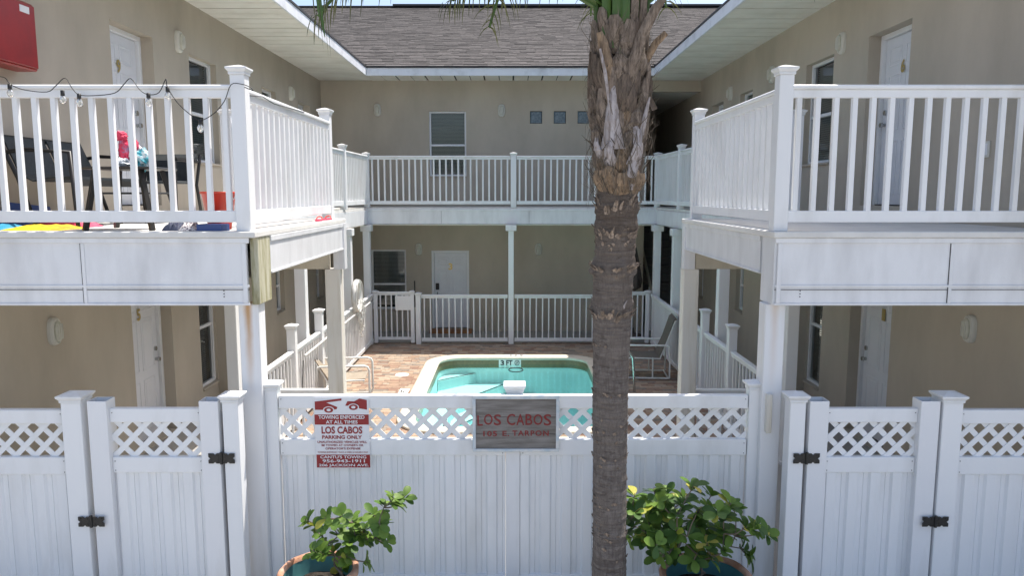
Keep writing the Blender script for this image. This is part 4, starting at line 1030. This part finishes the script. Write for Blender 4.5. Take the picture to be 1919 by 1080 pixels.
def px2(x, y, Y):                       # image measurement -> world, used to lay out branch tips at their real distance
    th = R(7.16); u = (x - 959.5) / 1400; v = (540 - y) / 1400; b_ = math.cos(th) + v * math.sin(th); return (u / b_ * Y, Y, 3.1 + (-math.sin(th) + v * math.cos(th)) / b_ * Y)
random.seed(2)
tl = [(570, 975), (590, 985), (608, 972), (640, 968), (627, 980), (640, 1000), (612, 1015), (655, 1015), (680, 992), (660, 975), (700, 965), (712, 985), (722, 945), (738, 935), (758, 930), (750, 940), (718, 975), (690, 1010), (706, 1008), (728, 1015), (600, 1035), (585, 1032), (625, 1035), (650, 1042), (690, 1055), (640, 1062), (668, 1000), (600, 1000)]
shrub('small shrub of scattered glossy leaves leaning right out of its clay pot', px2(635, 1068, 5.05), [px2(x, y, 5.05 + random.uniform(-.14, .12)) for x, y in tl], (6, 10), .090, 4, .15)
tr_ = []
env = [(1190, 925), (1225, 915), (1250, 925), (1300, 912), (1335, 925), (1285, 930), (1375, 950), (1345, 960), (1330, 945), (1400, 988), (1420, 990), (1438, 1000), (1380, 1000), (1360, 1030), (1395, 1030), (1405, 1045), (1320, 1000), (1300, 975), (1270, 960), (1240, 960), (1205, 950), (1185, 985), (1180, 1010), (1210, 1005), (1215, 980), (1250, 990), (1270, 1005), (1255, 1030), (1290, 1035), (1300, 1050), (1340, 1045), (1330, 1015), (1280, 945), (1230, 940), (1310, 955), (1350, 985), (1190, 960), (1178, 970), (1240, 1045), (1290, 1005)]
for x, y in env: tr_.append(px2(x, y, 5.08 + random.uniform(-.22, .2)))
for k in range(22): tr_.append(px2(random.uniform(1195, 1390), random.uniform(940, 1040), 5.08 + random.uniform(-.25, .25)))
shrub('bushy glossy leaved shrub in the pot right of the palm trunk', px2(1310, 1085, 5.08), tr_, (6, 9), .108, 9, .36)
def pot(cx, cy, zr, rad, label):
    r_ = root('plant_pot', (cx, cy, 0), label, 'plant pot', 'glazed clay pots'); q = MB()
    fn = lambda a, z: 1 + .012 * math.sin(a * 9 + z * 20) + .01 * math.sin(a * 4)
    q.lathe([(rad * .6, .002), (rad * .82, zr * .35), (rad * .96, zr * .75), (rad * .98, zr - .05)], 'teal_glaze', cx, cy, 48)
    q.build('pot_body', r_)
    q = MB(); q.lathe([(rad * .97, zr - .06), (rad * 1.08, zr - .05), (rad * 1.10, zr - .02), (rad * 1.05, zr), (rad * .95, zr - .004), (rad * .93, zr - .03)], 'clay', cx, cy, 64, fn=fn); q.build('rim', r_)
    q = MB(); q.lathe([(rad * .93, zr - .03), (rad * .9, zr - .12), (rad * .86, zr - .16)], 'teal_glaze', cx, cy, 48); q.build('inner_glaze', r_)
    q = MB(); q.lathe([(0.001, zr - .09), (rad * .3, zr - .10), (rad * .6, zr - .125), (rad * .88, zr - .14)], 'soil', cx, cy, 40, fn=lambda a, z: 1 + .05 * math.sin(a * 7)); q.build('soil', r_)
pot(-1.37, 5.0, .47, .255, 'wide clay pot with teal glaze inside, holding the leaning shrub')
pot(1.38, 5.02, .42, .30, 'wide teal glazed pot under the bushy shrub')

# ================================================================ wall lights
wl = root('wall_light', (0, 0, 0), 'oval cream bulkhead light on the back wall, left of the upper window', 'wall light', 'oval bulkhead lights')
def oval(rx, rz, y0, y1, m, taper=.85, k=32, p=2.8):
    q = MB(); f = lambda t, s_: (math.copysign(abs(math.cos(t)) ** (2 / p), math.cos(t)) * rx * s_, math.copysign(abs(math.sin(t)) ** (2 / p), math.sin(t)) * rz * s_)
    ls = []
    for y, s_ in ((y0, 1), (y0 + (y1 - y0) * .6, 1), (y1 - .0, taper), ): ls.append([(f(2 * math.pi * i / k, s_)[0], y, f(2 * math.pi * i / k, s_)[1]) for i in range(k)])
    vs = [v for l in ls for v in l]; fs = [tuple(range(2 * k, 3 * k))]
    for j in range(2):
        for i in range(k): fs.append((j * k + i, j * k + (i + 1) % k, (j + 1) * k + (i + 1) % k, (j + 1) * k + i))
    q.add(vs, fs, m, False); return q
oval(.078, .135, 0, -.05, 'light_base', .92).build('base', wl)
oval(.05, .10, -.046, -.085, 'light_glass', .8, p=2.2).build('diffuser', wl)
q = MB()
for dx in (-.028, 0, .028): q.tube([(dx, -.048, -.10 + abs(dx)), (dx, -.086, -.07), (dx, -.09, 0), (dx, -.086, .07), (dx, -.048, .10 - abs(dx))], .004, 'light_base', 6)
q.tube([(.064 * math.cos(2 * math.pi * i / 28), -.052, .118 * math.sin(2 * math.pi * i / 28)) for i in range(28)], .006, 'light_base', 6, closed=True)
q.build('cage', wl)
wl.location = (-2.96, 16.8, 4.94)
for (loc, rz, lb) in (((-.23, 16.8, 4.93), 0, 'right of the upper window on the back wall'), ((-2.1, 16.8, 1.87), 0, 'left of door 3 on the ground floor'), ((.59, 16.8, 1.87), 0, 'right of the centre column, ground floor'),
    ((-4.2, 9.68, 5.0), R(90), 'between door 9 and its window'), ((-4.2, 14.47, 4.99), R(90), 'high on the left wall near the back corner'), ((4.15, 9.66, 4.98), R(-90), 'between door 6 and its window'),
    ((4.15, 12.2, 4.99), R(-90), 'on the upper right wall, just past the window by door 6'), ((4.15, 14.47, 4.99), R(-90), 'on the upper right wall, farthest back'),
    ((-4.42, 7.07, 1.79), R(90), 'left of door 5 under the left balcony'), ((4.40, 7.04, 1.82), R(-90), 'right of door 1 under the right balcony')):
    dup(wl, loc, rz, 'oval cream bulkhead light ' + lb)

# red cabinet on the left wall
fc = root('fire_cabinet', (-4.2, 6.4, 4.12), 'red metal cabinet on the upper left wall with a white label', 'cabinet')
q = MB(); q.box(-4.2, -4.02, 5.75, 6.52, 4.13, 4.68, 'red_paint', .012); q.build('body', fc)
q = MB(); q.box(-4.02, -4.0, 5.77, 6.50, 4.15, 4.66, 'red_paint', .006); d_ = q.build('door', fc); q = MB(); q.box(-3.999, -3.995, 6.30, 6.42, 4.58, 4.635, 'label_white'); q.build('label_plate', d_)
q = MB(); q.box(4.135, 4.15, 6.58, 6.66, 3.42, 3.56, 'light_base', .004); q.box(4.13, 4.136, 6.60, 6.64, 3.44, 3.54, 'vinyl', .002)
tag(q.build('wall_socket'), 'small covered power socket low on the upper right wall', 'socket')

# ================================================================ left balcony furniture and toys
def tubes(q, lines, r, m):
    for l in lines: q.tube(l, r, m, 8)
lv = root('loveseat', (-3.75, 6.55, FL), 'black sling two seat bench against the wall under the red cabinet', 'bench')
z = FL
for y0, y1 in ((5.98, 6.50), (6.54, 7.06)):
    q = MB(); strip(q, [(-3.62, (y0 + y1) / 2, z + .40), (-3.80, (y0 + y1) / 2, z + .37), (-3.90, (y0 + y1) / 2, z + .42), (-3.95, (y0 + y1) / 2, z + .55), (-4.02, (y0 + y1) / 2, z + .72)], [y1 - y0] * 5, (0, 1, 0), 'black_sling', thick=.012); q.build('sling', lv)
q = MB()
for y in (5.96, 7.08): tubes(q, [[(-3.45, y, z), (-3.48, y, z + .60), (-3.85, y, z + .62), (-3.97, y, z + .6)], [(-4.05, y, z + .75), (-3.9, y, z + .40), (-3.78, y, z)]], .017, 'black_tube')
q.bar((-3.46, 5.96, z + .36), (-3.46, 7.08, z + .36), .03, .05, 'black_tube'); q.bar((-4.04, 5.96, z + .72), (-4.04, 7.08, z + .72), .03, .04, 'black_tube'); q.box(-3.62, -3.47, 5.98, 7.06, z + .385, z + .41, 'black_sling')
q.build('frame', lv)
ac = root('patio_armchair', (-3.35, 7.2, FL), 'black metal armchair behind the small black table', 'chair')
q = MB(); q.box(-3.62, -3.14, 7.0, 7.46, z + .37, z + .395, 'black_sling', .008); q.build('seat', ac)
q = MB(); strip(q, [(-3.38, 7.46, z + .38), (-3.38, 7.52, z + .6), (-3.38, 7.58, z + .66)], [.46] * 3, (1, 0, 0), 'black_sling', thick=.01); q.build('backrest', ac)
for x in (-3.64, -3.12):
    q = MB(); tubes(q, [[(x, 6.98, z), (x, 7.0, z + .57), (x, 7.04, z + .59), (x, 7.5, z + .59)], [(x, 7.56, z), (x, 7.46, z + .36), (x, 7.58, z + .66)]], .016, 'black_tube'); q.bar((x, 7.0, z + .6), (x, 7.45, z + .6), .045, .02, 'black_tube'); q.build('side_frame', ac)
tbx = root('side_table', (-2.95, 5.83, FL), 'small black table with splayed legs holding plastic wrapped toys', 'table')
q = MB(); q.box(-3.2, -2.68, 5.6, 6.06, z + .455, z + .475, 'black_tube', .006); q.build('table_top', tbx)
for (a, b_, c, d) in ((-3.12, 5.66, -3.18, 5.58), (-3.12, 6.0, -3.2, 6.06), (-2.78, 5.66, -2.68, 5.58), (-2.78, 6.0, -2.68, 6.06)):
    q = MB(); q.bar((a, b_, z + .455), (c, d, z), .035, .035, 'black_tube'); q.build('leg', tbx)
q = MB(); q.box(-3.16, -2.72, 5.64, 6.02, z + .27, z + .285, 'black_tube', .004); q.build('shelf', tbx)
def blob(q, c, r, m, seed, rough=.35, nx=22, nz=14):
    vs = []; fs = []
    for i in range(nz + 1):
        ph = math.pi * i / nz
        for k in range(nx):
            a = 2 * math.pi * k / nx; d = Vector((math.sin(ph) * math.cos(a), math.sin(ph) * math.sin(a), math.cos(ph)))
            s_ = 1 + rough * noise.noise(d * 2.3 + Vector((seed, 0, 0))) + rough * .5 * noise.noise(d * 6 + Vector((0, seed, 0)))
            vs.append((c[0] + d.x * r[0] * s_, c[1] + d.y * r[1] * s_, c[2] + d.z * r[2] * s_))
    for i in range(nz):
        for k in range(nx): l = (k + 1) % nx; fs.append((i * nx + k, (i + 1) * nx + k, (i + 1) * nx + l, i * nx + l))
    q.add(vs, fs, m, False)
tb_ = root('toy_bag', (-2.93, 5.8, FL + .476), 'clear plastic wrapped toys in pink and aqua on the small black table', 'toys')
q = MB(); blob(q, (-2.96, 5.78, z + .60), (.035, .035, .11), 'bag_pink', 3); blob(q, (-2.975, 5.78, z + .71), (.05, .035, .035), 'cloth_pink', 6); q.build('pink_wrap', tb_)
q = MB(); blob(q, (-2.83, 5.8, z + .54), (.075, .06, .075), 'bag_aqua', 9, .5); blob(q, (-2.865, 5.77, z + .64), (.025, .025, .04), 'cloth_pink', 2); q.build('aqua_wrap', tb_)
q = MB(); blob(q, (-2.95, 5.72, z + .505), (.06, .05, .035), 'bag_white', 12, .5); q.build('white_wrap', tb_)
q = MB()
def puffy(q, x0, x1, y0, y1, z0, h, m, seed, nx=24, ny=12):
    vs = []; fs = []
    for i in range(nx + 1):
        for j in range(ny + 1):
            u = i / nx; v = j / ny; e_ = (max(0, math.sin(math.pi * u)) ** .45) * (max(0, math.sin(math.pi * v)) ** .45)
            vs.append((x0 + (x1 - x0) * u + .012 * noise.noise(Vector((u * 4, v * 4, seed))), y0 + (y1 - y0) * v, z0 + .002 + h * e_ * (.75 + .5 * noise.noise(Vector((u * 7, v * 5, seed))))))
    for i in range(nx):
        for j in range(ny): a = i * (ny + 1) + j; fs.append((a, a + ny + 1, a + ny + 2, a + 1))
    q.add(vs, fs, m, True)
fl_ = root('pool_float', (-3.6, 5.75, FL), 'deflated yellow and blue pool float lying flat on the left balcony floor', 'pool float')
q = MB(); puffy(q, -3.82, -3.37, 5.58, 5.98, FL, .045, 'cloth_yellow', 3); q.build('yellow_section', fl_); q = MB(); puffy(q, -4.1, -3.80, 5.58, 5.98, FL, .05, 'cloth_blue', 8); q.build('blue_section', fl_)
q = MB(); puffy(q, -3.95, -3.45, 6.05, 6.35, FL, .10, 'cloth_pink', 5); tag(q.build('towel'), 'crumpled pink towel on the balcony floor in front of the black bench', 'towel')
q = MB(); q.add([(-4.15, 6.02, FL + .02), (-3.85, 6.0, FL + .02), (-3.72, 6.05, FL + .17), (-4.12, 6.1, FL + .21), (-4.15, 6.3, FL + .02), (-3.85, 6.3, FL + .02)], [(0, 1, 2, 3), (4, 3, 2, 5), (1, 5, 2), (0, 3, 4), (0, 4, 5, 1)], 'plastic_blue'); tag(q.build('toy_box'), 'dark blue toy box at the left edge of the balcony', 'box')
bk = root('bucket', (-2.26, 5.80, FL), 'orange red plastic bucket beside the corner post of the left balcony', 'bucket')
q = MB(); q.lathe([(.001, FL + .005), (.085, FL + .004), (.125, FL + .27), (.135, FL + .275), (.135, FL + .29), (.12, FL + .29), (.08, FL + .02)], 'plastic_red', -2.26, 5.80, 28); q.build('pail', bk)
q = MB(); q.tube([(-2.26 + .135 * math.cos(t), 5.80 - .03 * math.sin(t), FL + .28 - .1 * math.sin(t)) for t in [math.pi * i / 14 for i in range(15)]], .004, 'label_white', 6); q.build('handle', bk)
q = MB(); puffy(q, -2.60, -2.47, 5.55, 5.75, FL, .085, 'cloth_navy', 2); tag(q.build('swim_bag'), 'small navy bag on the balcony floor left of the speckled pouch', 'bag')
q = MB(); puffy(q, -2.47, -2.34, 5.53, 5.70, FL, .075, 'cloth_speckle', 7); tag(q.build('pouch'), 'black and white speckled pouch next to the navy bag', 'pouch')
q = MB(); q.poly([(-2.33, 5.53), (-2.15, 5.53), (-2.12, 5.62), (-2.15, 5.7), (-2.33, 5.7)], FL + .002, FL + .05, 'plastic_blue'); tag(q.build('toy_tray'), 'flat blue plastic tray in front of the orange bucket', 'tray')
ff = root('sandals', (-1.96, 7.9, FL), 'pair of red sandals on the left balcony ledge outside the side railing', 'sandals')
for k, (x, y, a) in enumerate(((-1.945, 7.55, .1), (-1.94, 7.85, -.15))):
    q = MB(); q.T = Matrix.Translation((x, y, FL + .001)) @ Matrix.Rotation(a, 4, 'Z'); q.poly([(.035 * math.cos(t) * (1 + .2 * math.sin(t)), .115 * math.sin(t)) for t in [2 * math.pi * i / 20 for i in range(20)]], 0, .018, 'cloth_pink')
    q.tube([(-.034, .02, .01), (-.02, .05, .04), (0, .075, .045), (.02, .05, .04), (.034, .02, .01)], .006, 'plastic_red', 6); q.build('sandal', ff)

# string lights along the left rail
sl = root('string_lights', (-3.0, 5.45, FL + 1.0), 'black string lights draped along the left balcony rail and corner post', 'string lights')
cab = [(-2, 143), (10, 146), (20, 158), (45, 168), (88, 172), (105, 160), (122, 146), (135, 165), (148, 177), (175, 179), (215, 174), (232, 158), (245, 147), (262, 168), (278, 177), (298, 173), (311, 148), (314, 164), (335, 195), (360, 217), (375, 226), (400, 212), (420, 188), (432, 158), (452, 157), (468, 163), (474, 170)]
q = MB(); pp = [Vector(px2(x, y, 5.44 if 20 < y - 135 or x > 430 else 5.455)) for x, y in cab]
for p_ in pp:
    if p_.x > -2.13: p_.y = 5.45
sm = []
for i in range(len(pp) - 1):
    p0, p1, p2, p3 = pp[max(i - 1, 0)], pp[i], pp[i + 1], pp[min(i + 2, len(pp) - 1)]
    for t in (0, .25, .5, .75): sm.append(.5 * ((2 * p1) + (p2 - p0) * t + (2 * p0 - 5 * p1 + 4 * p2 - p3) * t * t + (3 * p1 - p0 - 3 * p2 + p3) * t ** 3))
sm.append(pp[-1]); sm += [Vector((-1.955, 5.5, 3.88)), Vector((-1.96, 5.7, 3.83)), Vector((-1.955, 6.0, 3.86)), Vector((-1.96, 6.3, 3.84)), Vector((-1.96, 7.2, 3.87))]
q.tube(sm, .0032, 'black_iron', 6); q.build('cable', sl)
for (x, y) in ((18, 160), (117, 172), (148, 178), (278, 177), (314, 165), (375, 226)):
    c = Vector(px2(x, y, 5.44)); q = MB(); q.lathe([(.001, c.z + .012), (.013, c.z + .01), (.014, c.z - .025), (.012, c.z - .028)], 'black_iron', c.x, c.y, 12); sk_ = q.build('socket', sl)
    q = MB(); q.lathe([(.010, c.z - .026), (.021, c.z - .045), (.022, c.z - .06), (.013, c.z - .078), (.001, c.z - .083)], 'bulb_glass', c.x, c.y, 14); q.build('bulb', sk_)

# ================================================================ pool deck things
def chaise(loc, rz, label, sling, deg=58):
    r_ = root('patio_chair', loc, label, 'chair', 'sling patio chairs'); Lc = Vector(loc); M = Matrix.Translation(loc) @ Matrix.Rotation(rz, 4, 'Z')
    # local: x = forwards, y = sideways
    for sy in (-.29, .29):
        q = MB(); q.T = M
        q.tube([(-.28, sy, .03), (.42, sy, .03), (.47, sy, .05), (.49, sy, .1), (.49, sy, .52), (.47, sy, .57), (.42, sy, .59), (-.22, sy, .59), (-.26, sy, .57)], .017, 'white_tube', 8)
        q.tube([(.0, sy, .03), (.0, sy, .38)], .014, 'white_tube', 8); q.tube([(-.26, sy, .57), (-.28, sy, .30), (-.28, sy, .03)], .015, 'white_tube', 8); q.build('side_frame', r_)
    q = MB(); q.T = M
    for x in (.45, -.26): q.tube([(x, -.29, .03), (x, .29, .03)], .014, 'white_tube', 8)
    q.tube([(.4, -.27, .36), (.4, .27, .36)], .014, 'white_tube', 8)
    c, s_ = math.cos(R(deg)), math.sin(R(deg))
    for sy in (-.265, .265): q.tube([(.42, sy, .37), (-.12, sy, .36), (-.15 - .68 * c, sy, .36 + .68 * s_)], .013, 'white_tube', 8)
    q.build('seat_frame', r_)
    q = MB(); q.T = M; strip(q, [(.43, 0, .385), (.2, 0, .365), (-.1, 0, .375)], [.52] * 3, (0, 1, 0), sling, thick=.012); q.build('seat', r_)
    q = MB(); q.T = M; strip(q, [(-.12, 0, .375), (-.15 - .3 * c, 0, .375 + .3 * s_), (-.15 - .66 * c, 0, .38 + .66 * s_), (-.17 - .70 * c, 0, .36 + .70 * s_)], [.54] * 4, (0, 1, 0), sling, thick=.03); q.build('backrest', r_)
    return r_
chaise((2.38, 12.55, 0), R(176), 'grey sling chair with white tube frame right of the pool', 'sling_grey', 72)
chaise((-2.62, 11.0, 0), R(6), 'tan sling chair with white tube frame left of the pool', 'sling_taupe', 62)
pr = MB(); pr.tube([(1.62, 11.5, 0), (1.62, 11.5, .52), (1.66, 11.5, .62), (1.74, 11.5, .66), (1.84, 11.5, .64), (1.90, 11.5, .55), (1.92, 11.5, .3), (1.93, 11.5, .0)], .02, 'steel', 10); tag(pr.build('pool_handrail'), 'bent steel pool handrail standing beside the palm trunk', 'handrail')
lr = root('life_ring', (-2.80, 13.4, 1.0), 'white life ring hanging on the left pool fence', 'life ring')
q = MB(); rc = Vector((-2.80, 13.35, 1.28)); q.tube([rc + Vector((.0, math.cos(t) * .25, math.sin(t) * .25)) for t in [2 * math.pi * i / 32 for i in range(32)]], .05, 'ring_white', 12, closed=True); q.build('ring_body', lr)
q = MB(); q.tube([rc + Vector((.05 + .01 * math.sin(i), math.cos(t) * (.29 + .02 * math.sin(3 * i)), math.sin(t) * .29)) for i, t in enumerate([2 * math.pi * i / 20 for i in range(20)])], .009, 'rope_white', 6, closed=True); q.build('grab_line', lr)
rp = MB(); random.seed(8)
for k in range(9):
    y0 = 13.55 + random.uniform(-.12, .18); w_ = random.uniform(.06, .13); h_ = random.uniform(.35, .62); zt = 1.12 + random.uniform(-.04, .1)
    rp.tube([(-2.79 + random.uniform(-.02, .04), y0 + w_ * math.sin(t) * (1 + .2 * math.sin(2 * t)), zt - h_ / 2 + h_ / 2 * math.cos(t)) for t in [2 * math.pi * i / 22 for i in range(22)]], .008, 'rope_white', 6, closed=True)
tag(rp.build('rescue_rope'), 'coiled white rescue rope hanging below the life ring on the fence', 'rope')
q = MB(); q.tube([(-2.80, 9.9, .93), (-2.80, 14.6, .98)], .016, 'white_tube', 8); q.tube([(-2.80, 14.6, .98), (-2.8, 14.9, .99)], .012, 'steel', 8); tag(q.build('pool_pole'), 'long white pool cleaning pole hung along the left pool fence', 'pole')
q = MB(); q.tube([(-2.78, 9.75, .9), (-2.76, 9.6, .6), (-2.72, 9.55, .3), (-2.6, 9.6, .02)], .006, 'black_iron', 6); tag(q.build('drop_cable'), 'thin black cable hanging down the left pool fence', 'cable')
# folded umbrella and bin by the stair passage
um = root('folded_umbrella', (2.62, 16.1, 0), 'folded dark taupe patio umbrella behind the pool fence beside the stairs', 'umbrella')
q = MB(); q.lathe([(.03, 2.05), (.06, 1.95), (.12, 1.6), (.17, 1.25), (.16, 1.1), (.05, 1.02)], 'canvas_grey', 2.62, 16.1, 28, fn=lambda a, z: 1 + .22 * math.sin(a * 6 + z * 2)); q.build('canopy', um)
q = MB(); q.tube([(2.62, 16.1, .05), (2.62, 16.1, 2.12)], .02, 'beige_wood', 10); q.build('pole', um); q = MB(); q.lathe([(.22, .001), (.22, .05), (.06, .08), (.04, .2), (.03, .2)], 'canvas_grey', 2.62, 16.1, 24); q.build('base', um)
q = MB(); q.tube([(3.22, 9.0, 0), (3.22, 9.0, 1.16)], .045, 'canvas_grey', 12); q.lathe([(.05, 1.16), (.055, 1.18), (.0, 1.2)], 'canvas_grey', 3.22, 9.0, 12); tag(q.build('vent_pipe'), 'short dark pipe standing behind the right pool fence', 'pipe')
# little things fixed to the front posts
q = MB(); q.box(1.925, 1.965, 5.48, 5.53, 1.30, 1.60, 'weathered_post', .004); tag(q.build('filler_block'), 'small weathered wooden block between fence post and right balcony column', 'block')
